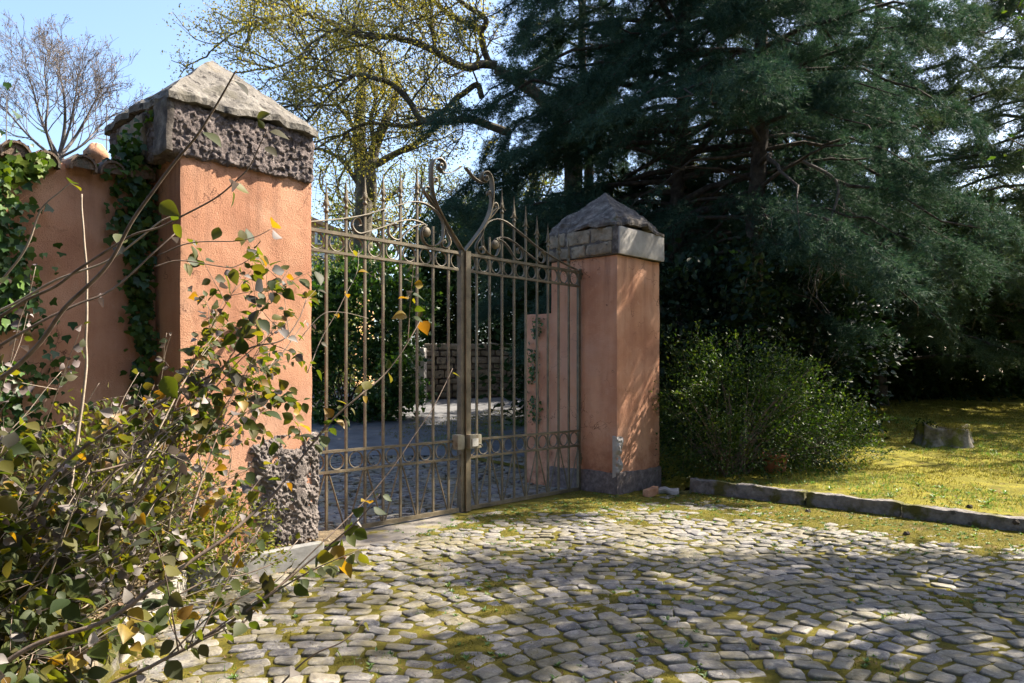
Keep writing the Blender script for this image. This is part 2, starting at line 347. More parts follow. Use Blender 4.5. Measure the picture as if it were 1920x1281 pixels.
# cobbles
def cobbles(name, region, inside, W=2.0, A=.34, rot=.35, seed=0, zoff=0.):
    r = np.random.default_rng(seed); x0, x1, y0, y1 = region; px, py = .168, .134
    L = 16; us = np.arange(-L, L, px); vs = np.arange(-L, L, py)
    u, v = np.meshgrid(us, vs); u = u+(np.arange(len(vs)) % 2)[:, None]*px*.5+r.uniform(-.020, .020, u.shape)+r.uniform(-.07, .07, (len(vs), 1))
    v = v+r.uniform(-.013, .013, v.shape)
    u = u.ravel(); v = v.ravel()
    def warp(u, v):
        f = np.mod(u/W+.21, 1)*2-1
        b = A*(1-f*f)+.05*np.sin(u*1.3+1)
        X = u; Y = v+b; c, s_ = math.cos(rot), math.sin(rot)
        return X*c-Y*s_+1.5, X*s_+Y*c+6
    cx, cy = warp(u, v); m = inside(cx, cy) & (cx > x0) & (cx < x1) & (cy > y0) & (cy < y1)
    u, v, cx, cy = u[m], v[m], cx[m], cy[m]; n = len(u); k = 12; a = np.arange(k)*2*math.pi/k
    ca, sa = np.cos(a), np.sin(a); e = .40
    ox = np.sign(ca)*np.abs(ca)**e; oy = np.sign(sa)*np.abs(sa)**e
    hx = px*.5*r.uniform(.83, .99, n); hy = py*.5*r.uniform(.84, .99, n)
    sk = r.uniform(-.20, .20, (n, 1)); tp = r.uniform(-.17, .17, (n, 1))
    U = ox[None]*hx[:, None]*(1+tp*oy[None]); V = oy[None]*hy[:, None]*(1+tp*ox[None]*.6)+sk*U
    U = U*(1+r.uniform(-.09, .09, U.shape)); V = V*(1+r.uniform(-.09, .09, V.shape))
    fx = np.mod(u/W+.21, 1)*2-1; th = np.arctan(-A*2*fx*2/W+.065*np.cos(u*1.3+1))+rot+r.normal(0, .06, n); ct, st_ = np.cos(th)[:, None], np.sin(th)[:, None]; V = V*np.cos(th-rot)[:, None]
    rings = []; hh = r.normal(0, .004, (n, 1)); tx = r.normal(0, .04, (n, 1)); ty = r.normal(0, .04, (n, 1))
    for sc, z in ((1.0, -.05), (1.0, -.007), (.965, -.0015), (.87, .001), (0.45, .0018)):
        X = cx[:, None]+(U*ct-V*st_)*sc; Y = cy[:, None]+(U*st_+V*ct)*sc
        zz = gz(X, Y)+.003+z+hh+(U*tx+V*ty)*sc+.0035*noise3(np.stack([X*30, Y*30, 0*X], -1), 4)*(z > -.04)+zoff
        rings.append(np.stack([X, Y, zz], -1))
    V3 = np.stack(rings, 1).reshape(-1, 3); nr = len(rings); b = (np.arange(n)*nr*k)[:, None, None]
    i = (np.arange(nr-1)*k)[None, :, None]; j = np.arange(k)[None, None]; j2 = (j+1) % k
    q = np.stack([b+i+j, b+i+j2, b+i+k+j2, b+i+k+j], -1).reshape(-1, 4)
    top = (np.arange(n)*nr*k+(nr-1)*k)[:, None]+np.arange(k)[None]
    mb = MB(); mb.add(V3, q, top); return kind(mb.build(name, COB, smooth=True), 'structure')
def infront(x, y):
    s, d = sd(np.stack([x, y, 0*x], -1))
    slab = (s > 1.0) & (d < .62+.08*np.sin(s*3))
    return (kerb_right(x, y) < -.10) & ~left_of_kerb(x-.08, y) & (d > .12) & ~slab
cobbles('cobblestones', (-2.6, 9, 1.6, 12), infront, seed=2)
def behind(x, y):
    s, d = sd(np.stack([x, y, 0*x], -1)); return (d < -.12) & (s > -1.5-.9*np.maximum(-d-1.3, 0)) & (s < 6) & (y < 13.2) & ((d < -.7) | ((s > .0) & (s < 4.35)))
cobbles('cobblestones_beyond_gate', (-7, 5, 6, 14.5), behind, rot=.6, seed=5)
x, y = XY(-9, 7, 100, 6, 16, 80); s, d = sd(np.stack([x, y, 0*x], -1))
mb = MB(); clipped(mb, np.stack([x, y, gz(x, y)-.022+.004*fbm2(x*8, y*8)], -1), (d < 0)); kind(mb.build('paving_bed', GROUND, smooth=True), 'structure')
x, y = XY(-14, 9, 60, 13.1, 25, 40); sheet('road', ASPH, np.stack([x, y, gz(x, y)+.004+.012*fbm2(x*.7, y*.7)], -1))
# threshold slab along the gate
mb = MB(); ss, dd = np.meshgrid(np.linspace(.0, 4.42, 90), np.linspace(-.12, .66, 20)); p = gp(ss, dd+.03*fbm2(ss*3, dd*3), 0)
p[..., 2] = .002+.012*fbm2(ss*2, dd*2, 3, 8)-.012*sstep(.4, .7, dd)-.03*sstep(1.5, .6, ss); mb.grid(p); kind(mb.build('threshold', CONC, smooth=True), 'structure')
# lawn
def lawnz(x, y):
    k = kerb_right(x, y); tt = (x-K0[0])*N[0]+(y-K0[1])*N[1]
    return gz(x, y)*.92+.135*np.maximum(sstep(-.25, .1, tt), sstep(.1, 1.1, k))-.01+.035*np.clip(k, 0, 8)**.8*.6+.06*fbm2(x*.9, y*.9, 4, 21)*sstep(0, .8, k)+.05*fbm2(x*5, y*5, 4, 31)
x, y = XY(1.5, 34, 420, 1, 30, 380); keep = (kerb_right(x, y) > .10)
mb = MB(); clipped(mb, np.stack([x, y, lawnz(x, y)], -1), keep); kind(mb.build('lawn', LAWNM, smooth=True), 'structure')
# moss tufts
def blades(n, pos, h, w, mat, name, lean=.7, kn='stuff'):
    mb = MB(); d = unit(rdirs(n)*lean+np.array([0, 0, 1.])); a = unit(np.cross(d, rdirs(n)))
    hh = (h*rng.uniform(.5, 1.4, n))[:, None]; ww = (w*rng.uniform(.6, 1.3, n))[:, None]
    V = np.stack([pos-a*ww, pos+a*ww, pos+d*hh], 1).reshape(-1, 3); mb.add(V, np.arange(n*3).reshape(-1, 3))
    return kind(mb.build(name, mat), kn)
n = 420000; a = rng.uniform(0, 1, n)**.7; k = .12+a*13; t = rng.uniform(-16, 7.5, n)
P = K0[None]+G*k[:, None]-N*t[:, None]; P = P[(P[:, 1] > 2) & (P[:, 0] < P[:, 1]*.72+.6) & (P[:, 1] < 26)]
P = P[noise3(P*1.3, 5)+.6*noise3(P*5, 6) > -.35]; P[:, 2] = lawnz(P[:, 0], P[:, 1])-.004
blades(len(P), P, .036, .0055, MTUFT, 'moss_tufts_on_lawn')
n = 200000; P = np.stack([rng.uniform(-2.3, 7, n), rng.uniform(3, 11.8, n), np.zeros(n)], -1)
ok = (kerb_right(P[:, 0], P[:, 1]) < 0) & ~left_of_kerb(P[:, 0], P[:, 1]); s, d = sd(P); ok &= (d > .25); P = P[ok]
cv = cover(P[:, 0], P[:, 1]); P = P[cv+rng.uniform(-.3, .3, len(P)) > .45]; P[:, 2] = mossz(P[:, 0], P[:, 1])-.003
blades(len(P), P, .016, .004, MTUFT, 'moss_tufts_on_cobbles')

n = 90000; a = rng.uniform(0, 1, n); k = .12+a*9; t = rng.uniform(-9, 6, n); P = K0[None]+G*k[:, None]-N*t[:, None]
P = P[(P[:, 1] > 3) & (P[:, 0] < P[:, 1]*.72+.6) & (fbm(P*1.1, 3, 61)+.35*noise3(P*5, 6) > .16)]; P[:, 2] = lawnz(P[:, 0], P[:, 1])-.004
blades(len(P), P, .07, .003, WEED, 'grass_blades', .8)
n = 30000; P = np.stack([rng.uniform(-2.3, 6, n), rng.uniform(3, 11, n), np.zeros(n)], -1); s, d = sd(P)
P = P[(kerb_right(P[:, 0], P[:, 1]) < -.03) & ~left_of_kerb(P[:, 0], P[:, 1]) & (d > .1) & (fbm(P*1.7, 3, 63)+.5*noise3(P*6, 6) > .28)]; P[:, 2] = np.maximum(mossz(P[:, 0], P[:, 1]), -.012)
blades(len(P), P, .04, .0022, WEED, 'grass_in_joints', .9)
# weeds: small rosettes (nobody could count them)
def rosettes(P, size, mat, name, nl=9):
    mb = MB(); n = len(P); az = rng.uniform(0, 6.28, (n, nl)); el = rng.uniform(.15, .9, (n, nl))
    D = np.stack([np.cos(az)*np.cos(el), np.sin(az)*np.cos(el), np.sin(el)], -1).reshape(-1, 3)
    pos = np.repeat(P, nl, 0); S = np.repeat(size*rng.uniform(.5, 1.4, n), nl)*rng.uniform(.7, 1.2, n*nl)
    mb.inst(L5*np.array([.75, 1, 1]), L5F, pos, frames(D, np.tile([0, 0, 1.], (len(D), 1))), S); return kind(mb.build(name, mat), 'stuff')
n = 5200; P = np.stack([rng.uniform(-2.2, 6.5, n), rng.uniform(3, 11, n), np.zeros(n)], -1); s, d = sd(P)
ok = (kerb_right(P[:, 0], P[:, 1]) < -.05) & ~left_of_kerb(P[:, 0]-.05, P[:, 1]) & (d > .2) & (cover(P[:, 0], P[:, 1])+.5*noise3(P*2, 8) > .35); P = P[ok][:1500]
P[:, 2] = np.maximum(mossz(P[:, 0], P[:, 1]), -.012); rosettes(P, .028, WEED, 'weeds_in_cobble_joints')
n = 2600; k = .15+rng.uniform(0, 1, n)*9; t = rng.uniform(-7, 5, n); P = K0[None]+G*k[:, None]-N*t[:, None]; P = P[(noise3(P*.9, 12) > .1) & (P[:, 1] > 4)]
P[:, 2] = lawnz(P[:, 0], P[:, 1]); rosettes(P[:900], .05, WEED, 'weeds_in_lawn', 8)
# fallen leaves
n = 2600; P = np.stack([rng.uniform(-2.4, 7, n), rng.uniform(3, 12, n), np.zeros(n)], -1); s, d = sd(P); kr = kerb_right(P[:, 0], P[:, 1])
P = P[(~left_of_kerb(P[:, 0], P[:, 1])) & (d > .1) & ((kr > .2) | (np.abs(kr+.3) < .3) | (d < 1.) | (rng.uniform(0, 1, n) < .3) | (P[:, 0] < -1.2))]
E_ = np.stack([rng.uniform(-2.25, -1.1, 1500), rng.uniform(3.2, 6.2, 1500), np.zeros(1500)], -1); kx_ = np.interp(E_[:, 1], KL[::-1, 1], KL[::-1, 0]); E_ = E_[(E_[:, 0] > kx_+.03) & (E_[:, 0] < kx_+.05+np.abs(rng.normal(size=1500))*.22)]; P = np.concatenate([P, E_])
P[:, 2] = np.where(kerb_right(P[:, 0], P[:, 1]) > .1, lawnz(P[:, 0], P[:, 1])+.008, np.maximum(mossz(P[:, 0], P[:, 1]), .0)+.006)
mb = MB(); scatter(mb, (L5, L5F), P, .022, upw=3.); kind(mb.build('fallen_leaves', LITTER), 'stuff')

# ------------------------------------------------------------------ rough solids
def rough_solid(mb, fn, sx, sy, sz, seg, amp, freq, seed=0, rnd=0., amp2=0., freq2=20.):
    """box in the gate frame: fn(s,d,z)->xyz ; half sizes sx,sy,sz ; noise displaced"""
    for ax in range(3):
        for sg in (-1, 1):
            o = [i for i in range(3) if i != ax]; h = [sx, sy, sz]
            na = max(2, int(2*h[o[0]]/seg)+1); nb = max(2, int(2*h[o[1]]/seg)+1)
            a, b = np.meshgrid(np.linspace(-1, 1, na), np.linspace(-1, 1, nb)); q = np.zeros(a.shape+(3,)); q[..., o[0]] = a; q[..., o[1]] = b; q[..., ax] = sg
            if (sg < 0) == (ax != 1): q = q[::-1]
            q = q*np.array(h)
            if rnd > 0:
                inner = np.clip(q, -np.array(h)+rnd, np.array(h)-rnd); dv = q-inner; ln = np.linalg.norm(dv, axis=-1, keepdims=True)
                q = inner+dv/np.maximum(ln, 1e-9)*np.minimum(ln, rnd)
            w = fn(q[..., 0], q[..., 1], q[..., 2])
            nv = np.stack([fbm(w*freq, 4, seed+k) for k in range(3)], -1)
            if amp2: nv = nv+amp2/amp*np.stack([fbm(w*freq2, 3, seed+k+40) for k in range(3)], -1)
            mb.grid(w+amp*nv)
def gbox(c): return lambda s, d, z: gp(c[0]+s, c[1]+d, c[2]+z)
def pyramid(mb, c, r0, h, rim, amp, seed, nn=44, r1=None):
    r1 = r1 or r0
    a, b = np.meshgrid(np.linspace(-1, 1, nn), np.linspace(-1, 1, nn)); m = np.maximum(np.abs(a), np.abs(b))
    w = gp(c[0]+a*r0, c[1]+b*r1, c[2]+rim+h*(1-m)**.96); nv = fbm(w*4, 4, seed); w[..., 2] += amp*nv*(.4+m); 
    edge = np.stack([fbm(w*5, 3, seed+5), fbm(w*5, 3, seed+6), 0*nv], -1)*amp*1.2; w = w+edge*(m > .9)[..., None]; mb.grid(w)
    rimv = [w[0, :], w[:, -1], w[-1, ::-1], w[::-1, 0]]
    for l in rimv:
        lo = l.copy(); lo[:, 2] -= rim; ctr = gp(c[0], c[1], 0); inn = lo.copy(); inn[:, :2] = ctr[:2]+(lo[:, :2]-ctr[:2])*.85
        mb.grid(np.stack([l, lo, inn], 0))

# ---------------- pillars
def pillar(s0, s1, d0, d1, name, label, ztop):
    cs, cd = (s0+s1)/2, (d0+d1)/2; hs, hd = (s1-s0)/2, (d0-d1)/2
    root = thing(name, label, 'pillar', gp(cs, cd, 0)); mb = MB()
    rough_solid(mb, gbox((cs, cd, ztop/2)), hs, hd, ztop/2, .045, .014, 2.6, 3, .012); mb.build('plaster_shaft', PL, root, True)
    return root, cs, cd, hs, hd
pr, cs, cd, hs, hd = pillar(-1.066, -.05, .592, -.531, 'gate_pillar', 'shaded salmon plaster pillar with smooth grey patch on its cap, beside green shrub', 3.14)
mb = MB(); rough_solid(mb, gbox((cs, cd, 3.33)), hs+.035, hd+.035, .19, .05, .02, 4, 9, .02); mb.build('cap_core', DARKSLAB, pr, True)
zz = 3.15
for row, hgt in enumerate((.16, .20)):           # stones on the face towards the gate
    dd = -.53
    for wd in ((.30, .42, .36) if row else (.38, .26, .44)):
        m2 = MB(); rough_solid(m2, gbox((s := -.05+.035, dd+wd/2, zz+hgt/2)), .018, wd/2-.012, hgt/2-.010, .018, .022, 7, int(wd*100)+row, .018, .012, 40); m2.build('cap_stone', TUFF, pr, True); dd += wd
    zz += hgt+.005
mb = MB(); rough_solid(mb, gbox((cs-.01, .592+.035, 3.325)), hs+.03, .022, .185, .04, .012, 3, 15, .025); mb.build('cap_plaster_patch', SKIM, pr, True)
mb = MB(); pyramid(mb, (cs, cd, 3.52), hs+.06, .56, .035, .085, 33, r1=hd+.06); mb.build('cap_roof', DARKSLAB, pr, False)
mb = MB(); rough_solid(mb, gbox((cs, cd, .13)), hs+.022, hd+.022, .17, .04, .025, 7, 41, .02); mb.build('plinth', LAVA, pr, True)
def damage(root, c, wid, hgt, face, seed, mat=LAVA, depth=.03, thr=.0, name='exposed_stone', nn=(50, 60), fx=9.):
    # irregular patch that breaks through the face (face: 'd' front, 's' side)
    a, b = np.meshgrid(np.linspace(-1, 1, nn[0]), np.linspace(-1, 1, nn[1]))
    e = 1-np.maximum(np.abs(a), np.abs(b))**3; pp = np.stack([a*wid*3+seed, b*hgt*3, 0*a], -1)
    h = depth*(e*2.3-.85+1.0*fbm(pp, 3, seed))+.055*fbm(pp*fx*.35, 5, seed+3)+.022*fbm(pp*fx*1.9, 3, seed+9)
    h = np.where(e > .02, np.clip(h, -.06, depth*1.1+.02), -.06)
    if face == 'd': w = gp(c[0]-a*wid, c[1]+h, c[2]+b*hgt)
    else: w = gp(c[0]+h*np.sign(face[1]), c[1]+a*wid, c[2]+b*hgt)
    mb = MB(); mb.grid(w); return mb.build(name, mat, root, True)
damage(pr, (-.10, .592, .50), .07, .28, 'd', 5, SKIM, .02)
pl, cs, cd, hs, hd = pillar(4.453, 5.587, .592, -.531, 'gate_pillar', 'sunlit salmon plaster pillar with pale pyramid cap and rough stone at its foot', 3.24)
damage(pl, (4.72, .592, .45), .34, .62, 'd', 12, LAVA2, .03, nn=(150, 220), fx=9)
mb = MB(); rough_solid(mb, gbox((5.075, cd, 3.43)), .618, hd+.03, .205, .010, .026, 6, 61, .02, .025, 44); mb.build('cap_band', LAVA, pl, True)
mb = MB(); rough_solid(mb, gbox((5.587+.108, -.02, 3.44)), .03, .24, .17, .03, .03, 8, 67, .03); mb.build('cap_block', TUFF, pl, True)
mb = MB(); rough_solid(mb, gbox((5.587+.092, .50, 3.43)), .03, .13, .20, .03, .02, 8, 68, .02); mb.build('cap_corner_plaster', DARKSLAB, pl, True)
mb = MB(); pyramid(mb, (5.075, cd, 3.63), .645, 0.585, .05, .05, 73, 90, r1=hd+.065); mb.build('cap_roof', SLAB, pl, False)

# ---------------- garden wall beside the sunlit pillar
wroot = thing('garden_wall', 'salmon plaster garden wall topped with curved roof tiles, hung with ivy', 'wall', gp(7.6, .2, 0))
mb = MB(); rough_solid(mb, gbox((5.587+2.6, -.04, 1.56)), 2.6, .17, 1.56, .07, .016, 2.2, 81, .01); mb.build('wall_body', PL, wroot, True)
for i in range(24):                              # barrel tiles, laid across the wall
    s0 = 5.72+i*.215+random.uniform(-.02, .02); m2 = MB(); a = np.linspace(-.25, math.pi+.25, 12)
    r = .105+random.uniform(-.008, .008); tl = random.uniform(-.02, .03)
    for rr in (r, r-.018):
        P = np.stack([gp(s0+rr*np.cos(a)*(1-.12*k), -.04+(-.27+.54*k), 3.10+rr*np.sin(a)*(1-.1*k)+tl-.03*abs(k-.4)+.012*np.sin(a*9+k*5)) for k in np.linspace(0, 1, 7)], 0)
        m2.grid(P if rr == r else P[::-1])
    for k in (0, 1):
        P = np.stack([gp(s0+q*np.cos(a)*(1-.12*k), -.04+(-.27+.54*k), 3.10+q*np.sin(a)*(1-.1*k)+tl-.03*abs(k-.4)) for q in (r, r-.018)], 0); m2.grid(P)
    ap = np.linspace(0, math.pi, 12); fc = gp(s0+(r-.015)*.9*np.cos(ap), .216, 3.10+(r-.02)*np.sin(ap)+tl-.02); m2.add(np.vstack([gp(s0, .216, 3.09), fc]), [[0, q+1, q+2] for q in range(11)])
    m2.build('coping_tile', COPT, wroot, True)
# wing of wall behind the shaded pillar
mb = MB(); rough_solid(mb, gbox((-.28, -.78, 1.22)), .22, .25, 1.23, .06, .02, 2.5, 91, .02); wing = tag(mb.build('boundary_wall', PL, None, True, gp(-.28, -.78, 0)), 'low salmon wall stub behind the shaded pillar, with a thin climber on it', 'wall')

# ------------------------------------------------------------------ wrought iron gate
def ribbon(mb, pts, sgn, th=.009, w=.045, d0=0., n=5, taper=None):
    q = catmull(pts, n); t = np.gradient(q, axis=0); t = unit(t); nn = np.stack([-t[:, 1], t[:, 0]], -1)*th/2
    a, b = q+nn, q-nn
    R = np.stack([gp(2.12+sgn*a[:, 0], d0+w/2, a[:, 1]), gp(2.12+sgn*b[:, 0], d0+w/2, b[:, 1]), gp(2.12+sgn*b[:, 0], d0-w/2, b[:, 1]), gp(2.12+sgn*a[:, 0], d0-w/2, a[:, 1]), gp(2.12+sgn*a[:, 0], d0+w/2, a[:, 1])], 1)
    mb.grid(R if sgn > 0 else R[:, ::-1]); k = len(R)
    mb.add(R[0, :4], [[0, 1, 2, 3]]); mb.add(R[-1, :4], [[3, 2, 1, 0]])
MAIN = [(0.008, 2.978), (0.13, 3.109), (0.226, 3.212), (0.308, 3.306), (0.378, 3.4), (0.43, 3.49), (0.470, 3.609), (0.482, 3.736), (0.475, 3.849), (0.441, 3.928), (0.378, 3.963), (0.315, 3.945), (0.285, 3.9), (0.30, 3.855), (0.340, 3.84), (0.378, 3.862), (0.37, 3.9), (0.343, 3.905), (.335, 3.885)]
BRACK = [(0.366, 3.838), (0.32, 3.822), (0.273, 3.822), (0.178, 3.85), (0.106, 3.89), (0.03, 3.945)]
LEAF1 = [(0.395, 3.41), (0.44, 3.50), (0.455, 3.592), (0.455, 3.69), (0.436, 3.738), (0.405, 3.738), (0.395, 3.713), (0.410, 3.695), (.425, 3.71)]
LEAF2 = [(0.401, 3.395), (0.50, 3.478), (0.577, 3.557), (0.575, 3.602), (0.535, 3.622), (0.498, 3.595), (0.515, 3.566), (.54, 3.575)]
LEAF2B = [(0.405, 3.405), (0.46, 3.49), (0.515, 3.53), (.548, 3.552)]
TEND = [(0.308, 3.253), (0.273, 3.179), (0.214, 3.098), (0.208, 3.037), (0.261, 2.985), (0.32, 2.997), (0.331, 3.039), (0.296, 3.074), (0.275, 3.05), (.29, 3.035)]
SWEEP = [(2.19, 2.985), (2.049, 3.01), (1.81, 3.062), (1.57, 3.121), (1.332, 3.195), (1.113, 3.285), (0.854, 3.384), (0.747, 3.421), (0.638, 3.435), (0.537, 3.426), (0.412, 3.377), (0.343, 3.318), (0.308, 3.253), (0.305, 3.174), (0.32, 3.084), (0.378, 3.016), (0.458, 2.984), (0.537, 2.984), (0.593, 3.031), (0.616, 3.105), (0.593, 3.168), (0.547, 3.193)]
CURL2 = [(1.431, 3.063), (1.414, 3.071), (1.396, 3.08), (1.414, 3.13), (1.449, 3.139), (1.487, 3.113), (1.501, 3.07), (1.487, 3.032), (1.452, 3.002), (1.403, 2.994), (1.332, 3.018), (1.113, 3.103), (0.923, 3.185), (0.782, 3.224), (0.747, 3.229), (0.638, 3.222), (0.56, 3.199)]
CURL3 = [(0.984, 3.065), (0.969, 3.081), (0.957, 3.105), (0.969, 3.13), (1.007, 3.139), (1.045, 3.113), (1.053, 3.063), (1.038, 3.023), (0.984, 2.993), (0.923, 2.995), (0.869, 3.039), (0.785, 3.119), (0.693, 3.175), (0.593, 3.20)]
def bar(mb, s, z0, z1, h=.012, d=0.): mb.box(gp(s, d, (z0+z1)/2), AX, (h, h, (z1-z0)/2))
def spear(s, z):                                  # z: top of the bar
    m = MB(); t = np.array([0, .06, .14, .28, .45, .65, .85, 1.]); hz = z+.03+t*.25
    ws = np.array([.017, .034, .028, .0205, .0145, .0085, .004, .0006]); wd = np.array([.012, .014, .013, .011, .009, .006, .003, .0006])
    a = np.arange(8)*math.pi/4; R = np.stack([gp(s+ws[i]*np.cos(a), wd[i]*np.sin(a), hz[i]) for i in range(8)], 0)
    R = np.concatenate([R, R[:, :1]], 1); m.grid(R)
    for sg in (-1, 1):
        q = catmull([(.010, .085), (.022, .055), (.036, .030), (.054, .014), (.064, .016)], 3)
        m.tube(gp(s+sg*q[:, 0], 0, z+q[:, 1]), np.linspace(.012, .003, len(q)), 5)
    pr_ = [(-.035, .013), (-.028, .024), (-.018, .025), (-.004, .017), (.012, .012), (.03, .016)]
    a = np.arange(11)*2*math.pi/10
    m.grid(np.stack([gp(s+r*np.cos(a), r*np.sin(a), z+h) for h, r in pr_], 0)); return m
ZT, ZT2, ZB, ZB2, ZF = 2.955, 2.765, .825, .625, .045
def leaf_gate(sgn, width, label, lockside):
    shift = 0.
    hinge = 2.12+sgn*width; root = thing('gate_leaf', label, 'gate', gp(hinge, 0, 0), 'wrought iron gate leaves')
    st = 2.12+sgn*.05
    def one(name, fn, parent=root, mat=IRON, smooth=False):
        m = MB(); fn(m); return m.build(name, mat, parent, smooth)
    one('meeting_stile', lambda m: m.box(gp(2.12+sgn*(.040 if sgn < 0 else .030), .012 if sgn < 0 else -.01, 1.50), AX, ((.037 if sgn < 0 else .024), .036, 1.485)))
    one('hinge_stile', lambda m: m.box(gp(hinge, 0, 1.50), AX, (.02, .02, 1.48)))
    for z, hh in ((ZT, .016), (ZT2, .013), (ZB, .013), (ZB2, .013), (ZF, .022)):
        s0, s1 = sorted((2.12+sgn*.085, hinge-sgn*.02))
        one('rail', lambda m: m.box(gp((s0+s1)/2, 0, z), AX, ((s1-s0)/2, .018 if z != ZF else .022, hh)))
    n = 10; pit = (width-.0)/n
    for k in range(1, n+1):
        s = hinge-sgn*pit*(k-.0) if k < n else None
        if k < n:
            top = 3.12+.068*(k-1) if k <= 7 else (3.20 if k == 8 else 3.0)
            if k <= 7: top = 3.10+.0745*(k-1)
            b = one('bar', lambda m: bar(m, s, ZF+.02, top, .0115))
            if k <= 7: spear(s, top).build('spearhead', IRON, b, True)
        sc = hinge-sgn*pit*(k-.5)
        for z in ((ZT+ZT2)/2, (ZB+ZB2)/2):
            a = np.linspace(0, 2*math.pi, 29); m = MB(); ro, ri, w = .0835, .0765, .011
            prof = [(ro, w), (ro, -w), (ri, -w), (ri, w), (ro, w)]
            m.grid(np.stack([gp(sc+r*np.cos(a), dd, z+r*np.sin(a)) for r, dd in prof], 1)); m.build('ring', IRON, root, True)
        if k % 2 == 0 and k < n or k == n:
            pass
    for k in range(0, n+1):
        if k % 2 == 1: continue
        for dk in (-1, 1):
            if not 0 <= k+dk <= n: continue
            sa = hinge-sgn*pit*(k+.10*dk); sb = hinge-sgn*pit*(k+dk*.90)
            one('brace', lambda m: m.tube([gp(sa, .004, ZB2-.01), gp(sb, .004, ZF+.02)], .0085, 6))
    f = width/2.24
    def sc_(pts): return [(x*f if x > .62 else x*(1-(1-f)*max(0, (x-.3)/.32) if x > .3 else 1), z) for x, z in pts]
    for nm, pts, w in (('crest_scroll', MAIN, .075), ('crest_bracket', BRACK, .05), ('leaf_scroll', LEAF1, .045), ('leaf_scroll', LEAF2, .045), ('leaf_scroll', LEAF2B, .045), ('tendril', TEND, .045), ('sweep_scroll', SWEEP, .045), ('curl_scroll', CURL2, .04), ('curl_scroll', CURL3, .04)):
        m = MB(); ribbon(m, sc_(pts), sgn, .010, w); m.build(nm, IRON, root, True)
    m = MB(); a = np.linspace(0, 2*math.pi, 17); th = np.linspace(-math.pi/2, math.pi/2, 9)
    c = sc_([(.545, 3.125)])[0]
    m.grid(np.stack([gp(2.12+sgn*c[0]+.058*math.cos(t)*np.cos(a), .032*math.sin(t), c[1]+.058*math.cos(t)*np.sin(a)) for t in th], 0)); m.build('rosette', IRON, root, True)
    for z in (2.93, .45):
        one('hinge', lambda m: (m.tube([gp(hinge+sgn*.03, .0, z-.07), gp(hinge+sgn*.03, .0, z+.07)], .022, 10), m.box(gp(hinge+sgn*.065, 0, z), AX, (.045, .028, .018))))
    return root
lR = leaf_gate(-1, 2.12, 'shaded iron gate leaf with the beige lock box, hinged to the pillar beside the shrub', True)
lL = leaf_gate(1, 2.26, 'sunlit iron gate leaf hung on the sunlit pillar, its bars catching light', False)
mb = MB(); rough_solid(mb, gbox((2.04, .085, .815)), .092, .045, .080, .03, .003, 9, 7, .012); lb = mb.build('lock_box', BOXM, lR, True)
mb = MB(); rough_solid(mb, gbox((2.055, .132, .805)), .048, .006, .046, .02, .002, 9, 8, .005); mb.build('lock_plate', PALEM, lb, True)
mb = MB(); mb.tube(gp(np.array([2.0, 1.99, 1.975]), np.array([.14, .165, .165]), np.array([.775, .78, .75])), .009, 6); mb.build('lock_handle', DARKM, lb, True)
mb = MB(); rough_solid(mb, gbox((2.235, .045, .815)), .055, .05, .085, .03, .004, 9, 9, .01); lk = mb.build('latch_box', BOXM, lL, True)

# gate stop, rubble, bricks
p = up(642, 1075, 6.0); m = MB(); q = np.array([[-.93+(-.41), 6.0, -.05]]); c = np.array([-1.345, 6.02, 0])
m.box(c+[0, 0, .03], np.eye(3), (.022, .018, .085)); m.box(c+[0, 0, .118], np.eye(3), (.027, .022, .006)); tag(m.build('gate_stop', RUST, None, False, c), 'short rusty iron gate stop standing up between the mossy cobbles', 'gate stop')
def lump(name, label, cat, c, half, mat, rot, seed, amp=.03, group=None, tilt=0.):
    m = MB(); cr, sr = math.cos(rot), math.sin(rot)
    def fn(a, b, z): return np.stack([c[0]+a*cr-b*sr, c[1]+a*sr+b*cr, c[2]+z+a*tilt], -1)
    rough_solid(m, fn, *half, .02, amp, 9, seed, .015); return tag(m.build(name, mat, None, True, c), label, cat, group)
lump('broken_brick', 'broken terracotta brick lying at the foot of the shaded pillar', 'brick', (1.78, 9.72, .075), (.085, .06, .05), TERRA, .4, 3, .02, tilt=.25)
lump('rubble_stone', 'flat grey broken slab lying beside the broken brick', 'stone', (2.06, 9.95, .05), (.13, .09, .035), SKIM, -.3, 5, .04)
lump('rubble_stone', 'small dark stone between the grey slab and the kerb end', 'stone', (2.28, 9.93, .03), (.07, .05, .03), KERBM, .8, 8, .04)
lump('rough_block', 'rough brown tuff block under the leafy shrub, beside the white kerb', 'stone', (-2.22, 3.72, .05), (.16, .12, .11), TUFF, .4, 11, .06)
# pine cones
for i, (px, py) in enumerate(((1818, 943), (1905, 968), (1515, 962), (1700, 1005))):
    Z = 1422*(1.56-(.2 if i < 2 else 0))/(py-705); c = up(px, py, Z); x_, y_ = c[0], c[1]; z_ = (lawnz(np.array([x_]), np.array([y_]))[0] if i < 2 else .0)+.02
    m = MB(); a = np.linspace(0, 2*math.pi, 13); t = np.linspace(0, 1, 9)
    m.grid(np.stack([np.stack([x_+(.028*math.sin(math.pi*(.08+.84*k))*(1+.25*((j+i) % 2)))*np.cos(a), y_+(k-.5)*.07+0*a, z_+.024*math.sin(math.pi*(.08+.84*k))*(1+.25*np.cos(a*6))*np.sin(a)], -1) for j, k in enumerate(t)], 0))
    tag(m.build('pine_cone', BARK, None, False, (x_, y_, z_)), ['small dark pine cone on the sunny lawn, between stump and kerb', 'dark pine cone on the lawn right above the kerb at the edge of the picture', 'small cone on mossy cobbles below the kerb', 'small cone on mossy cobbles under the kerb joint'][i], 'pine cone', 'fallen cones')

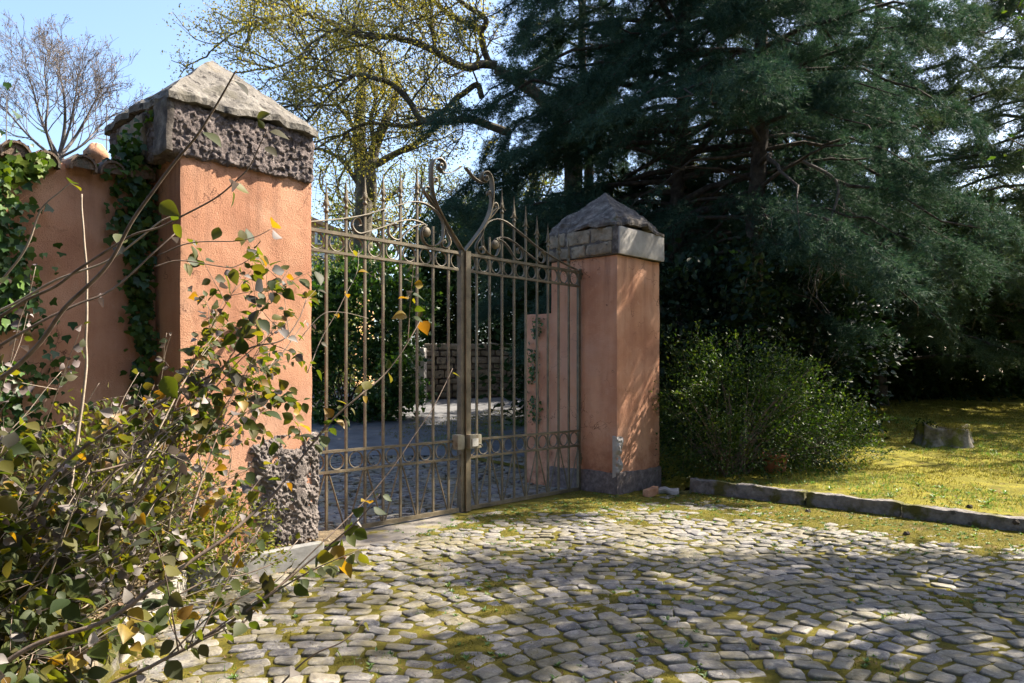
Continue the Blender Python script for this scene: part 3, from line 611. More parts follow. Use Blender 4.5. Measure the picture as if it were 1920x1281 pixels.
# ---------------- kerbs
def kerbstone(P0, P1, hgt0, hgt1, wid, side, mat, label, seed, group=None, amp=.022, z0=-.06):
    P0, P1 = np.array([*P0, 0.]), np.array([*P1, 0.]); L = np.linalg.norm(P1-P0); t = (P1-P0)/L; w = np.array([-t[1], t[0], 0])*side
    def fn(a, b, z):
        f = (a/L+.5); hz = hgt0+(hgt1-hgt0)*f
        return (P0+P1)/2+t*a[..., None]+w*(b+wid/2)[..., None]+ZU*((z0+(z+.5)*(hz-z0)))[..., None]
    m = MB(); rough_solid(m, fn, L/2-.006, wid/2, .5, .018, amp, 6, seed, .03, amp*.35, 24)
    return tag(m.build('kerb_stone', mat, None, True, (P0+P1)/2), label, 'kerb', group)
cuts = [0, 1.55, 2.62, 4.6, 6.6, 8.4]
labs = ['kerb stone at the foot of the shrub, first from the shaded pillar', 'short mossy kerb stone, second from the shaded pillar, along the lawn', 'long grey kerb stone past the mossy joint, third from the shaded pillar', 'kerb stone running out of the picture along the lawn', 'outermost kerb stone of the lawn edge beyond the picture']
for i in range(5):
    a = K0+N*(cuts[i]+.008)+G*.03*math.sin(i*2.1); b = K0+N*cuts[i+1]+G*.03*math.sin(i*1.7+1)
    kerbstone(a[:2], b[:2], .20-.014*cuts[i], .20-.014*cuts[i+1], .15, 1, KERBM, labs[i], 100+i, 'kerb stones along the lawn')
kerbstone((-1.56, 6.36), (-2.33, 5.47), .17, .185, .09, -1, MARBLE, 'smooth grey stone kerb curving round the foot of the sunlit pillar', 121, amp=.008)
kerbstone((-2.32, 5.44), (-2.11, 4.12), .17, .16, .11, -1, WHITE, 'bright white kerb stone half hidden under the leafy shrub', 123, amp=.014)
kerbstone((-2.10, 4.09), (-1.92, 2.4), .16, .15, .12, -1, KERBM, 'worn kerb stone under the shrub, next to the rough block', 125, amp=.03)
# planting bed behind the kerb
x, y = XY(-8, -1.3, 150, 0, 7.2, 150); s, d = sd(np.stack([x, y, 0*x], -1)); keep = left_of_kerb(x+.05, y) & (d > .2)
mb = MB(); clipped(mb, np.stack([x, y, .13+.09*fbm2(x*1.8, y*1.8, 4, 44)+.05*np.clip(-x-2.3, 0, 2)], -1), keep); kind(mb.build('soil', SOIL, smooth=True), 'structure')
n = 5000; P = np.stack([rng.uniform(-4.5, -1.6, n), rng.uniform(3, 6.6, n), np.zeros(n)], -1); s, d = sd(P); P = P[left_of_kerb(P[:, 0]+.1, P[:, 1]) & (d > .6)]
P[:, 2] = .15+.09*fbm2(P[:, 0]*1.8, P[:, 1]*1.8, 4, 44)+.05*np.clip(-P[:, 0]-2.3, 0, 2)
mb = MB(); scatter(mb, (L5, L5F), P, .05, upw=1.6); kind(mb.build('leaf_litter', LITTER), 'stuff')
# ================================================================== VEGETATION
def along(P, ts):
    P = np.asarray(P); L = np.concatenate([[0], np.cumsum(np.linalg.norm(np.diff(P, axis=0), axis=1))]); L = L/L[-1]
    return np.stack([np.interp(ts, L, P[:, k]) for k in range(3)], -1)
def tang(P, ts): return unit(along(P, np.minimum(ts+.03, 1))-along(P, np.maximum(ts-.03, 0)))

# ---------------- leafy shrub in front of the wall
SH = (-2.75, 3.6, .12)
shrub = thing('leafy_shrub', 'large straggling shrub with arching canes and broad backlit leaves before the ivy wall', 'shrub', SH)
bw, bd, lv, cl, yl = MB(), MB(), MB(), MB(), MB()
LP, LD, LS = [], [], []; YP, YD, YS = [], [], []; CP, CD, CS = [], [], []
def dress(P, n, size, t0=.25, t1=1., yell=.06, curl=.12, droop=.55):
    ts = np.clip(np.linspace(t0, t1, max(2, n))+rng.uniform(-.02, .02, max(2, n)), 0, 1)
    q = along(P, ts); T = tang(P, ts)
    for c, t in zip(q, T):
        sd_ = unit(np.cross(t, rdirs(1)[0]))
        for sg in (-1, 1):
            if rng.random() < .22: continue
            d = unit(t*.55+sg*sd_*.9+np.array([0, 0, -droop])+rdirs(1)[0]*.35); s = size*rng.uniform(.55, 1.25); r = rng.random()
            A, B, S = (YP, YD, YS) if r < yell else ((CP, CD, CS) if r < yell+curl else (LP, LD, LS))
            A.append(c+d*.012); B.append(d); S.append(s)
def cane(pts, r0, r1, mb=None, n=5, size=.062, dens=9., t0=.25, twigs=0, wob=.012, **k):
    P = catmull(np.asarray(pts, float), 6); P = P+wob*np.stack([noise3(P*5+9*j, 70+j) for j in range(3)], -1)
    (mb or bw).tube(P, np.linspace(r0, r1, len(P)), n)
    L = np.linalg.norm(np.diff(P, axis=0), axis=1).sum()
    if dens: dress(P, int(L*dens), size, t0, **k)
    for i in range(twigs):
        t = rng.uniform(max(.2, t0), .95); q = along(P, np.array([t]))[0]; d = unit(tang(P, np.array([t]))[0]*.8+rdirs(1)[0]*.9+np.array([0, 0, .15])); l = rng.uniform(.15, .45)
        Q = np.array([q, q+d*l*.5+rdirs(1)[0]*.02, q+d*l+np.array([0, 0, -.06*l])])
        (mb or bw).tube(catmull(Q, 4), np.linspace(r1*1.4, r1*.5, 9), 4); dress(Q, int(l*20), size*.95, .3, **k)
def tr(pix, Z0, Z1): return [up(px, py, z) for (px, py), z in zip(pix, np.linspace(Z0, Z1, len(pix)))]
# long canes that cross the pillar and the gate
cane(tr([(-120, 760), (0, 707), (67, 653), (123, 580), (167, 537), (207, 490), (253, 413), (300, 343), (333, 300), (367, 260), (400, 207), (427, 153), (436, 135)], 2.6, 2.45), .009, .0025, dens=0)
cane(tr([(-100, 640), (0, 592), (43, 570), (100, 540), (147, 503), (200, 470), (253, 440), (300, 425), (340, 404), (400, 372), (440, 340), (470, 310), (500, 245)], 2.9, 2.7), .007, .002, dens=3, size=.06, t0=.5)
cane(tr([(-60, 610), (40, 560), (120, 520), (200, 490), (260, 450), (300, 420), (325, 408)], 3.0, 3.1), .006, .003, bd, dens=0)
cane(tr([(-20, 590), (0, 533), (60, 447), (82, 390), (110, 362), (132, 342)], 3.2, 3.2), .006, .002, bd, dens=2)
cane(tr([(128, 1000), (138, 880), (148, 780), (158, 690), (164, 610), (160, 500), (157, 420), (156, 365)], 4.6, 4.6), .012, .005, bd, dens=0)
cane(tr([(-60, 690), (60, 610), (140, 575), (210, 545), (280, 480), (330, 440)], 3.1, 3.4), .007, .003, dens=4, t0=.1)
cane(tr([(60, 960), (127, 860), (233, 790), (333, 740), (400, 700), (467, 653), (527, 637), (560, 600), (575, 560)], 3.6, 4.2), .010, .002, dens=7, twigs=8, t0=.15)
cane(tr([(200, 1000), (300, 900), (420, 800), (480, 720), (540, 650), (575, 600)], 4.2, 4.8), .008, .002, bd, dens=6, twigs=6)
cane(tr([(290, 500), (340, 487), (420, 505), (450, 500), (483, 477)], 3.1, 3.2), .003, .0015, dens=7, size=.06, t0=.3)
cane(tr([(300, 480), (360, 455), (440, 450), (480, 440), (510, 425)], 2.9, 3.0), .003, .0015, dens=9, size=.06, t0=.3)
cane(tr([(-50, 1290), (60, 1215), (187, 1170), (300, 1100), (367, 1050), (433, 1003), (483, 960), (520, 917), (555, 865), (620, 790), (680, 738), (720, 700), (765, 640), (790, 600)], 2.6, 3.6), .010, .002, dens=6, twigs=6, t0=.15, yell=.2)
cane(tr([(430, 1200), (560, 1060), (640, 985), (700, 920), (770, 830), (820, 750), (850, 690)], 3.2, 4.0), .004, .0015, dens=1.5)
cane(tr([(100, 1330), (253, 1267), (317, 1230), (387, 1187), (443, 1153), (500, 1110), (540, 1080), (583, 1047), (640, 1007), (665, 990)], 2.3, 2.7), .007, .0025, dens=15, size=.062, twigs=9, t0=.2, yell=.05, curl=.05)
cane(tr([(480, 1330), (540, 1270), (590, 1225), (640, 1200), (665, 1180), (680, 1160)], 2.6, 2.7), .004, .0015, dens=8, t0=.4)
cane(tr([(330, 1120), (400, 1085), (460, 1075), (520, 1050), (560, 1010)], 3.2, 3.6), .004, .002, dens=3)
cane(tr([(575, 700), (600, 640), (640, 570), (668, 515), (672, 470)], 5.2, 5.6), .004, .0015, bd, dens=5, yell=.5, curl=.3)
cane(tr([(560, 640), (600, 590), (640, 585), (690, 600)], 5.0, 5.2), .003, .0015, bd, dens=6, yell=.3, curl=.3)
for i in range(14):
    x0 = rng.uniform(120, 380); x1 = rng.uniform(330, 585); y1 = rng.uniform(500, 800); y0 = rng.uniform(860, 1000); z0 = rng.uniform(3.3, 4.3); bw_ = rng.uniform(-40, 30)
    cane(tr([(x0, y0), ((2*x0+x1)/3, (2*y0+y1)/3+bw_), ((x0+2*x1)/3, (y0+2*y1)/3+bw_), (x1, y1)], z0, z0+rng.uniform(.2, .7)), .006, .0015, bd if i % 4 == 0 else bw, dens=7, twigs=4, size=rng.uniform(.058, .085), t0=.35, yell=.03, curl=.08)
# specific big leaves near the lens side of the shrub
for px, py, Z, s, dx, dz in ((455, 165, 2.45, .075, .75, -.55), (400, 262, 2.5, .08, .8, -.5), (318, 395, 2.7, .085, .8, -.5), (455, 518, 3.1, .07, .2, -1), (500, 612, 3.2, .075, .3, -1), (440, 530, 3.0, .075, .45, -.9), (325, 720, 2.6, .09, .5, -.8), (470, 445, 3., .065, .2, -1), (428, 440, 3., .06, -.3, -1), (500, 235, 2.6, .05, .6, .2), (515, 290, 2.6, .055, .8, -.5), (455, 375, 2.7, .06, .1, -1)):
    LP.append(up(px-18, py-14, Z)); LD.append(unit([dx, -.15, dz])); LS.append(s)
# random arching canes
def arch(b, d, L, up0, droop, n=7):
    t = np.linspace(0, 1, n)[:, None]; return b+d*L*t+ZU*(up0*t-droop*t*t)
for i in range(280):
    by = rng.uniform(2.6, 6.0); bx = np.interp(by, KL[::-1, 1], KL[::-1, 0])-rng.uniform(.05, 1.7); b = np.array([bx, by, .1])
    az = rng.uniform(-1.25, .95); d = np.array([math.cos(az), math.sin(az), 0]); L = rng.uniform(.5, 1.35)*(1. if by < 5 else .65); u0 = (.35+1.3*rng.uniform(0, 1)**1.6)*(1.1 if bx < -3 else .8)
    P = arch(b, d, L, u0, u0*rng.uniform(.25, .85))
    u = P[:, 0]/P[:, 1]
    pv = 705+(1.56-P[:, 2])/P[:, 1]*1422; pu = 960+u*1422
    if u.max() > -.235 or (P[:, 1] < 2.0).any() or ((pv > 950) & (pu > 330)).any() or ((pv > 1050) & (pu > 150)).any(): continue
    pale = rng.random() < .16
    cane(P, rng.uniform(.004, .009), .0018, bd if pale else bw, size=rng.uniform(.072, .112), dens=11 if not pale else 7, twigs=int(rng.integers(3, 7)), yell=.04, curl=.06)
for i in range(70):                              # bare straggling dry twigs
    by = rng.uniform(3.2, 5.9); bx = np.interp(by, KL[::-1, 1], KL[::-1, 0])-rng.uniform(.1, 1.3); az = rng.uniform(-.9, 1.5); d = np.array([math.cos(az), math.sin(az), 0])
    P = arch(np.array([bx, by, .2]), d, rng.uniform(.4, 1.2), rng.uniform(.6, 1.9), rng.uniform(0, .6))
    if (P[:, 0]/P[:, 1]).max() > -.25: continue
    cane(P, .005, .0015, bd, dens=1.2, twigs=3, curl=.6)
bw.build('branches', CANE, shrub, True); bd.build('dry_canes', PALECANE, shrub, True)
def put(tpl, mb, P, D, S, nrm=.9):
    P, D, S = map(np.array, (P, D, S)); mb.inst(tpl[0], tpl[1], P, frames(D, unit(rdirs(len(P))+np.array([.25, -.25, nrm]))), S)
put(BL, lv, LP, LD, LS); lv.build('leaves', SHRUBL, shrub, True)
put(BLW, yl, YP, YD, YS); yl.build('yellow_leaves', YELLL, shrub, True)
put(BLW, cl, CP, CD, np.array(CS)*.8, .3); cl.build('curled_leaves', CURLL, shrub, True)

# ---------------- generic leafy bush
def bush(root, centre, rad, nclump, nper, size, mat, tpl=(L5, L5F), stems=14, csz=.22, stemmat=CANE, upw=.7, seed=0, fl=.25, lname='leaves', base=None, shell=.55, shoots=0):
    r = np.random.default_rng(seed); c = np.asarray(centre, float); rad = np.asarray(rad, float)
    D = r.normal(size=(nclump, 3)); D /= np.linalg.norm(D, axis=1, keepdims=True); R = r.uniform(shell**3, 1, nclump)**(1/3)
    Q = D*R[:, None]; Q *= (1+.38*noise3(D*2.2+seed, seed+1))[:, None]; Q[:, 2] = np.where(Q[:, 2] < -.8, -.8, Q[:, 2]); Q = c+Q*rad
    sz = csz*r.uniform(.5, 1.3, nclump); n = nclump*nper
    pos = np.repeat(Q, nper, 0)+r.normal(size=(n, 3))*np.repeat(sz, nper)[:, None]*np.array([1, 1, .75])*.6
    out = unit(np.repeat(D, nper, 0)+.3*ZU); zmin = gz(pos[:, 0], pos[:, 1])+.02; ok = pos[:, 2] > zmin
    mbl, mbs = MB(), MB(); scatter(mbl, tpl, pos[ok], size, upw=upw, dirs=out[ok], dirw=.7)
    if shoots:
        SP, SDr = [], []
        for i in r.choice(nclump, min(shoots, nclump), replace=False):
            d = unit(D[i]+.5*ZU*r.uniform(0, 1)+.4*r.normal(size=3)); L_ = r.uniform(.18, .5); Pq = catmull([Q[i], Q[i]+d*L_*.5, Q[i]+d*L_-ZU*.12*L_], 4); mbs.tube(Pq, np.linspace(.004, .0015, len(Pq)), 4)
            ts = np.repeat(np.linspace(.1, 1, int(L_*34)), 3); SP.append(along(Pq, ts)+r.normal(size=(len(ts), 3))*.012); SDr.append(tang(Pq, ts)+r.normal(size=(len(ts), 3))*.8)
        scatter(mbl, tpl, np.concatenate(SP), size*.9, upw=upw, dirs=np.concatenate(SDr)); 
    mbl.build(lname, mat, root)
    if stems:
        mb = mbs; b = np.array(base if base is not None else (c[0], c[1], gz(c[0], c[1])))
        for i in r.choice(nclump, min(stems, nclump), replace=False):
            q = Q[i]; m = (b+q)/2+np.array([0, 0, .12*rad[2]])+r.normal(size=3)*.06
            mb.tube(catmull([b+r.normal(size=3)*np.array([.12, .12, 0])*rad.min(), m, q], 5), np.linspace(.016, .004, 11)*max(1, rad.max()*.5), 5)
        mb.build('stems', stemmat, root, True)

ub = thing('undergrowth_bush', 'low yellow-green sunlit undergrowth at the foot of the ivy wall and sunlit pillar', 'bush', (-3.0, 5.35, .15))
bush(ub, (-2.85, 5.15, .5), (.85, .45, .7), 260, 30, .046, UNDERL, stems=40, csz=.16, stemmat=PALECANE, seed=3, upw=.9, shell=.2)
ub2 = thing('undergrowth_bush', 'sunlit creeping plants on the bed behind the grey kerb', 'bush', (-2.15, 5.95, .15))
bush(ub2, (-2.3, 5.75, .30), (.5, .28, .42), 110, 24, .040, UNDERL, stems=16, csz=.1, stemmat=PALECANE, seed=4, upw=.9, shell=.1)
ub3 = thing('undergrowth_bush', 'shaded low leafy growth under the arching canes of the shrub, by the white kerb', 'bush', (-2.6, 4.0, .15))
bush(ub3, (-2.95, 4.1, .36), (.55, .9, .40), 200, 24, .05, UNDERL, stems=30, csz=.16, stemmat=PALECANE, seed=5, upw=.9, shell=.2)

# ---------------- ivy
def ivy(name, label, pts_fn, n, size, mat, stems, loc, sg=N, stem_r=.006):
    root = thing(name, label, 'ivy', loc); P, nr = pts_fn(n); mb = MB(); m = len(P)
    D = unit(np.array([0, 0, -1.])+rdirs(m)*.8); mb.inst(IV, IVF, P, frames(D, unit(nr+rdirs(m)*.55)), size*rng.uniform(.5, 1.3, m)); mb.build('leaves', mat, root, True)
    mb = MB()
    for s in stems: mb.tube(catmull(s, 6), np.linspace(stem_r, stem_r*.5, (len(s)-1)*6+1), 5)
    mb.build('stems', CANE, root, True); return root
def wall_strip(path, wid, d0, thick):
    path = np.array(path, float)
    def fn(n):
        t = rng.uniform(0, 1, n); L = np.linspace(0, 1, len(path)); s = np.interp(t, L, path[:, 0]); z = np.interp(t, L, path[:, 1]); w = np.interp(t, L, path[:, 2])*wid
        s = s+rng.normal(size=n)*w; z = z+rng.normal(size=n)*w*.8; d = d0+np.abs(rng.normal(size=n))*thick
        ok = noise3(np.stack([s*4, z*4, d], -1), 51) > -.45
        return gp(s, d, z)[ok], np.tile(N, (ok.sum(), 1))
    return fn
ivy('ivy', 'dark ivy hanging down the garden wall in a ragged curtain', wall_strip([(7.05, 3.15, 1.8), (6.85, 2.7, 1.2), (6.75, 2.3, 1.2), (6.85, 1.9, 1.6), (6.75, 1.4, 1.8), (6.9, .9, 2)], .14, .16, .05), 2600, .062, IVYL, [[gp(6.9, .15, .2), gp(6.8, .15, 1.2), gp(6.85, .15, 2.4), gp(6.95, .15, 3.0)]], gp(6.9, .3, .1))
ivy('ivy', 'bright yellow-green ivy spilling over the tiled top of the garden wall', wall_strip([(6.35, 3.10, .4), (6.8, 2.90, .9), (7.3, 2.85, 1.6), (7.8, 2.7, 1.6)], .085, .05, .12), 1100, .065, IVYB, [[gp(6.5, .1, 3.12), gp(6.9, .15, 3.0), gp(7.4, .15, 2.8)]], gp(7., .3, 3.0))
ivy('ivy', 'narrow ivy climbing the corner between garden wall and sunlit pillar up to its cap', wall_strip([(5.72, .9, .5), (5.70, 1.8, .5), (5.74, 2.5, .7), (5.76, 3.0, 1.1), (5.78, 3.4, .9)], .085, .14, .05), 1100, .06, IVYL, [[gp(5.66, .16, .2), gp(5.72, .16, 1.2), gp(5.70, .16, 2.2), gp(5.76, .16, 3.3)]], gp(5.7, .3, .1))
def caprim(n):
    t = rng.uniform(0, 1, n); k = rng.normal(size=n)*.05; return gp(5.70-.42*t+.02*k, .30-.35*t+k*2, 3.52+.42*t+np.abs(rng.normal(size=n))*.04), np.tile(unit(ZU+N*.3), (n, 1))
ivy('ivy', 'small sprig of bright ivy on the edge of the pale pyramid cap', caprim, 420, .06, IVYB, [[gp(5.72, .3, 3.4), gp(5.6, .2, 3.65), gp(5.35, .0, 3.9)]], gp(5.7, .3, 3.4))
def wingp(n):
    z = rng.uniform(.9, 2.4, n); s = .06*np.sin(z*3)+rng.normal(size=n)*.06; ok = noise3(np.stack([z*3, s*3, 0*z], -1), 8) > -.1
    return gp(-.04+np.abs(rng.normal(size=n))*.03, -.80+s, z)[ok], np.tile(-G, (ok.sum(), 1))
ivy('climber', 'thin dark climber on the low wall stub seen through the shaded gate leaf', wingp, 420, .04, IVYL, [[gp(-.05, -.8, .1), gp(-.05, -.76, 1.2), gp(-.05, -.82, 2.3)]], gp(-.05, -.8, 0))

# ---------------- shrubs round the shaded pillar
b = thing('privet_bush', 'rounded bright green small-leaved bush beside the shaded pillar, over the kerb end', 'bush', (3.15, 10.9, .1))
bush(b, (3.15, 10.95, .95), (1.25, .95, 1.1), 260, 80, .046, PRIVL, stems=60, csz=.27, seed=21, shoots=150)
b = thing('privet_bush', 'lower arm of the green bush spreading over the lawn, away from the pillar', 'bush', (4.5, 11.6, .2))
bush(b, (4.45, 11.5, .62), (.95, .8, .66), 130, 72, .044, PRIVL, stems=40, csz=.26, seed=22, shoots=80)
b = thing('laurel_bush', 'dark broad-leaved bush standing tall behind the shaded pillar', 'bush', (3.1, 12.6, .2))
bush(b, (3.1, 12.6, 2.1), (1.25, 1.0, 1.75), 260, 34, .115, LAURL, tpl=BL, stems=24, csz=.3, seed=23)
b = thing('laurel_bush', 'dark tangled bush between the pillar bush and the dead hanging branch', 'bush', (5.2, 13.8, .3))
bush(b, (5.2, 13.9, 1.9), (1.5, 1.1, 1.8), 260, 34, .10, LAURL, tpl=BL, stems=24, csz=.32, seed=24)
# pot under the bush
pc = np.array([3.80, 10.98, .13]); pot = MB(); a = np.linspace(0, 2*math.pi, 33)
prof = [(.10, 0), (.13, .0), (.155, .10), (.178, .22), (.185, .24), (.205, .24), (.208, .30), (.19, .305), (.172, .29), (.165, .2), (.0, .2)]
pot.grid(np.stack([pc+np.stack([r*np.cos(a), r*np.sin(a), z+0*a], -1) for r, z in prof], 0)); tag(pot.build('flower_pot', POTM, None, True, pc), 'terracotta flower pot almost swallowed by the green bush', 'pot')
# stump
SX, SY = 7.45, 13.1; SZ = float(lawnz(np.array([SX]), np.array([SY]))[0])
stp = thing('tree_stump', 'low mossy tree stump with a pale split face on the sunny lawn', 'stump', (SX, SY, SZ))
a = np.linspace(0, 2*math.pi, 61); zz = np.linspace(0, 1, 16); rows = []
for z in zz:
    r = (.31+.09*(1-z)**3)*(1+.13*np.sin(a*5+1)+.07*np.sin(a*11)+.06*fbm(np.stack([np.cos(a)*3, np.sin(a)*3, 0*a+z*2], -1), 3, 5)); hz = .31+.17*np.exp(-((a-3.3)/.38)**2)+.07*np.exp(-(np.minimum(a, 2*math.pi-a)/.5)**2)+.05*noise3(np.stack([np.cos(a)*4, np.sin(a)*4, 0*a], -1), 3)
    rows.append(np.stack([SX+1.35*r*np.cos(a), SY+r*np.sin(a), SZ-.05+z*hz], -1))
for k in (.7, .35, .02):
    rows.append(np.stack([SX+1.35*.28*k*np.cos(a), SY+.28*k*np.sin(a), SZ+.30-.03*k+0*a], -1))
mb = MB(); mb.grid(np.stack(rows, 0)); mb.build('stump_wood', STUMPM, stp, True)
n = 5000; a = rng.uniform(0, 6.28, n); r = np.sqrt(rng.uniform(0, 1, n))*.36; P = np.stack([SX+1.35*r*np.cos(a), SY+r*np.sin(a), SZ+.27+.05*(1-(r/.36)**2)+rng.uniform(-.04, .05, n)], -1); P = P[P[:, 0] > SX-.12]
mb = MB(); scatter(mb, (L5, L5F), P, .022, upw=1.5); mb.build('moss_cap', MTUFT, stp)
P = np.stack([SX-.3+rng.normal(size=60)*.07, SY-.05+rng.normal(size=60)*.07, SZ+.33+np.abs(rng.normal(size=60))*.05], -1); mb = MB(); scatter(mb, (L5, L5F), P, .06); mb.build('leaves', HEDGL, stp)

# ---------------- trees
def grow(mb, tips, p, d, L, r, depth, maxd, spread=.75, upb=.15, wig=.18, seg=5, ratio=.68, kids=(2, 4), seed=None, minr=.004, n=6, droop=0.):
    pts = [p]; dd = d.copy()
    for i in range(seg):
        dd = unit(dd+rng.normal(size=3)*wig+np.array([0, 0, upb-droop*depth])*.25); pts.append(pts[-1]+dd*L/seg)
    pts = np.array(pts); mb.tube(pts, np.linspace(r, max(r*.55, minr), len(pts)), max(3, n-depth), cap=False)
    if depth >= maxd: tips.append(pts); return
    for k in range(int(rng.integers(*kids))+1):
        t = rng.uniform(.35, 1.) if k else 1.
        q = along(pts, np.array([t]))[0]; nd_ = unit(tang(pts, np.array([t]))[0]+unit(rng.normal(size=3))*spread)
        grow(mb, tips, q, nd_, L*ratio*rng.uniform(.75, 1.2), max(r*(.6 if k else .7)*(1.1-.35*t*(k > 0)), minr), depth+1, maxd, spread, upb, wig, seg, ratio, kids, None, minr, n, droop)
def tipleaves(tips, per, size, mat, root, spread=.1, tpl=(L5, L5F), name='crown', upw=.5):
    P = []; 
    for t in tips: P.append(along(t, rng.uniform(.15, 1, per))+rng.normal(size=(per, 3))*spread)
    P = np.concatenate(P); mb = MB(); scatter(mb, tpl, P, size, upw=upw); return mb.build(name, mat, root)

# bare tree far behind the garden wall
ZB_ = 21.; bp = up(112, 330, ZB_); base = np.array([bp[0], bp[1], 0.8])
bt = thing('bare_tree', 'bare grey tree against the sky behind the garden wall', 'tree', base); mb = MB(); tips = []
trunk = np.array([base, up(116, 420, ZB_), up(112, 320, ZB_), up(110, 296, ZB_)]); mb.tube(catmull(trunk, 4), np.linspace(.20, .14, 13), 8, cap=False)
for pix, r in (([(110, 296), (118, 262), (122, 225), (120, 180), (112, 140), (104, 110)], .10), ([(110, 296), (92, 260), (76, 220), (62, 170), (50, 130)], .09), ([(110, 296), (138, 262), (160, 225), (178, 190), (190, 165)], .085), ([(108, 300), (70, 270), (40, 240), (10, 205), (-15, 185)], .08), ([(112, 290), (130, 240), (140, 190), (146, 150), (138, 118)], .07), ([(112, 296), (150, 275), (185, 240), (212, 215)], .06), ([(100, 290), (86, 240), (90, 190), (84, 140), (86, 108)], .06)):
    P = catmull(np.array([up(a, b, ZB_+rng.normal()*.6) if i else up(a, b, ZB_) for i, (a, b) in enumerate(pix)]), 4); mb.tube(P, np.linspace(r*.62, .012, len(P)), 6, cap=False)
    for t in np.linspace(.2, 1, 13):
        q = along(P, np.array([t]))[0]; d = unit(tang(P, np.array([t]))[0]+unit(rng.normal(size=3))*.65)
        grow(mb, tips, q, d, rng.uniform(.6, 1.1)*(1.25-.5*t), .014*(1.2-.6*t), 0, 3, .6, .22, .14, 4, .6, (2, 4), None, .0034, 5)
mb.build('trunk', GREYB, bt, True)
tipleaves(tips[::3], 2, .05, LITTER, bt, .04, name='crown')

def tracelimbs(mb, tips, limbs, Z, zj, sub, Ls, maxd, k=.28125, ox=420, oy=0, sp=.8, r_sub=.03):
    for pix, r0, r1, dz in limbs:
        P = catmull(np.array([up(ox+a*k, oy+b*k, Z+dz*i/(len(pix)-1)+rng.normal()*zj) for i, (a, b) in enumerate(pix)]), 5)
        P = P+.05*np.stack([noise3(P*2.2+7*j, 30+j) for j in range(3)], -1)
        mb.tube(P, np.linspace(r0, r1, len(P)), 8, cap=True)
        L = np.linalg.norm(np.diff(P, axis=0), axis=1).sum()
        for i in range(int(L*sub)):
            t = rng.uniform(.12, 1); q = along(P, np.array([t]))[0]; d = unit(tang(P, np.array([t]))[0]*.7+unit(rng.normal(size=3))*sp+np.array([0, 0, .15]))
            grow(mb, tips, q, d, Ls*rng.uniform(.6, 1.25), r_sub*rng.uniform(.6, 1.2), 0, maxd, .75, .1, .2, 4, .66, (2, 4), None, .004, 5)
# big oak whose limbs reach over the gate from behind the cypress
ZO = 16.5
ob = up(985, 330, ZO); ob = np.array([ob[0]+1.0, ob[1], gz(0., ZO)])
oak = thing('oak_tree', 'gnarled oak spreading dark crooked limbs and yellow spring leaves over the gate', 'tree', ob); mb = MB(); tips = []
tk = np.array([ob, ob+[-.1, 0, 1.6], up(1075, 330, ZO), up(1060, 250, ZO), up(1010, 180, ZO), up(930, 130, ZO)]); mb.tube(catmull(tk, 5), np.linspace(.27, .10, 26), 10, cap=False)
LIM = [([(1800, 450), (1700, 440), (1600, 455), (1400, 340), (1230, 262), (1100, 248), (930, 240), (760, 200), (640, 250), (540, 340)], .10, .018, -1.5),
       ([(1900, 880), (1640, 800), (1500, 815), (1330, 800), (1230, 680), (1100, 560), (1000, 520), (880, 505), (780, 560), (640, 700), (510, 850)], .095, .018, -1.2),
       ([(1330, 800), (1230, 845), (1100, 840), (930, 840), (700, 940), (600, 1000)], .06, .015, -.6),
       ([(1760, 430), (1720, 230), (1755, 130), (1600, 30), (1480, -60), (1300, -120)], .075, .035, -.8), ([(1715, 205), (1500, 95), (1400, 10), (1250, -60)], .07, .03, .4),
       ([(1410, 335), (1395, 180), (1390, 60), (1330, -40)], .045, .02, .6), ([(1720, 640), (1680, 565), (1560, 650), (1480, 730), (1340, 790)], .07, .05, .1),
       ([(1690, 440), (1680, 350), (1600, 330)], .05, .02, .2), ([(1080, 540), (1020, 330), (890, 300), (760, 280), (640, 380)], .04, .012, .8),
       ([(940, 240), (800, 180), (560, 110), (480, 95), (260, 120), (160, 160), (150, 220)], .04, .008, -.4), ([(700, 200), (540, 100), (420, 0), (330, -60)], .035, .015, .5),
       ([(880, 505), (700, 560), (520, 690), (480, 720)], .03, .01, .5), ([(1100, 250), (1200, 150), (1400, 110)], .03, .012, -.4), ([(700, 400), (500, 400), (300, 450), (230, 500)], .03, .008, -.8)]
tracelimbs(mb, tips, LIM, ZO, .12, 4.6, .95, 2, r_sub=.022)
mb.build('trunk', OAKB, oak, True); tipleaves(tips, 22, .058, OAKL, oak, .17)
# second tree with upright mossy trunks behind the ivy
ZS = 19.5
sb = up(690, 480, ZS); sb = np.array([sb[0], sb[1], gz(0., ZS)])
t2 = thing('deciduous_tree', 'tree with two dark upright trunks standing behind the gate, left of the oak', 'tree', sb); mb = MB(); tips = []
LIM2 = [([(935, 1900), (930, 1500), (925, 1209), (908, 1000), (900, 780), (920, 560), (900, 350)], .27, .09, .3), ([(960, 1400), (975, 1209), (1000, 1000), (1080, 830), (1130, 700), (1170, 520)], .19, .07, .3),
        ([(985, 1120), (1150, 1020), (1300, 940), (1420, 830), (1500, 700)], .10, .04, .3), ([(900, 1250), (800, 1080), (700, 1020), (560, 990), (450, 1010)], .07, .02, -.3), ([(905, 900), (800, 760), (700, 640), (600, 560)], .06, .02, .3), ([(1000, 1000), (990, 800), (1010, 640), (960, 420)], .07, .03, .3)]
tracelimbs(mb, tips, LIM2, ZS, .12, 2.2, .95, 2)
mb.build('trunk', OAKB, t2, True); tipleaves(tips, 17, .062, OAKL, t2, .2)

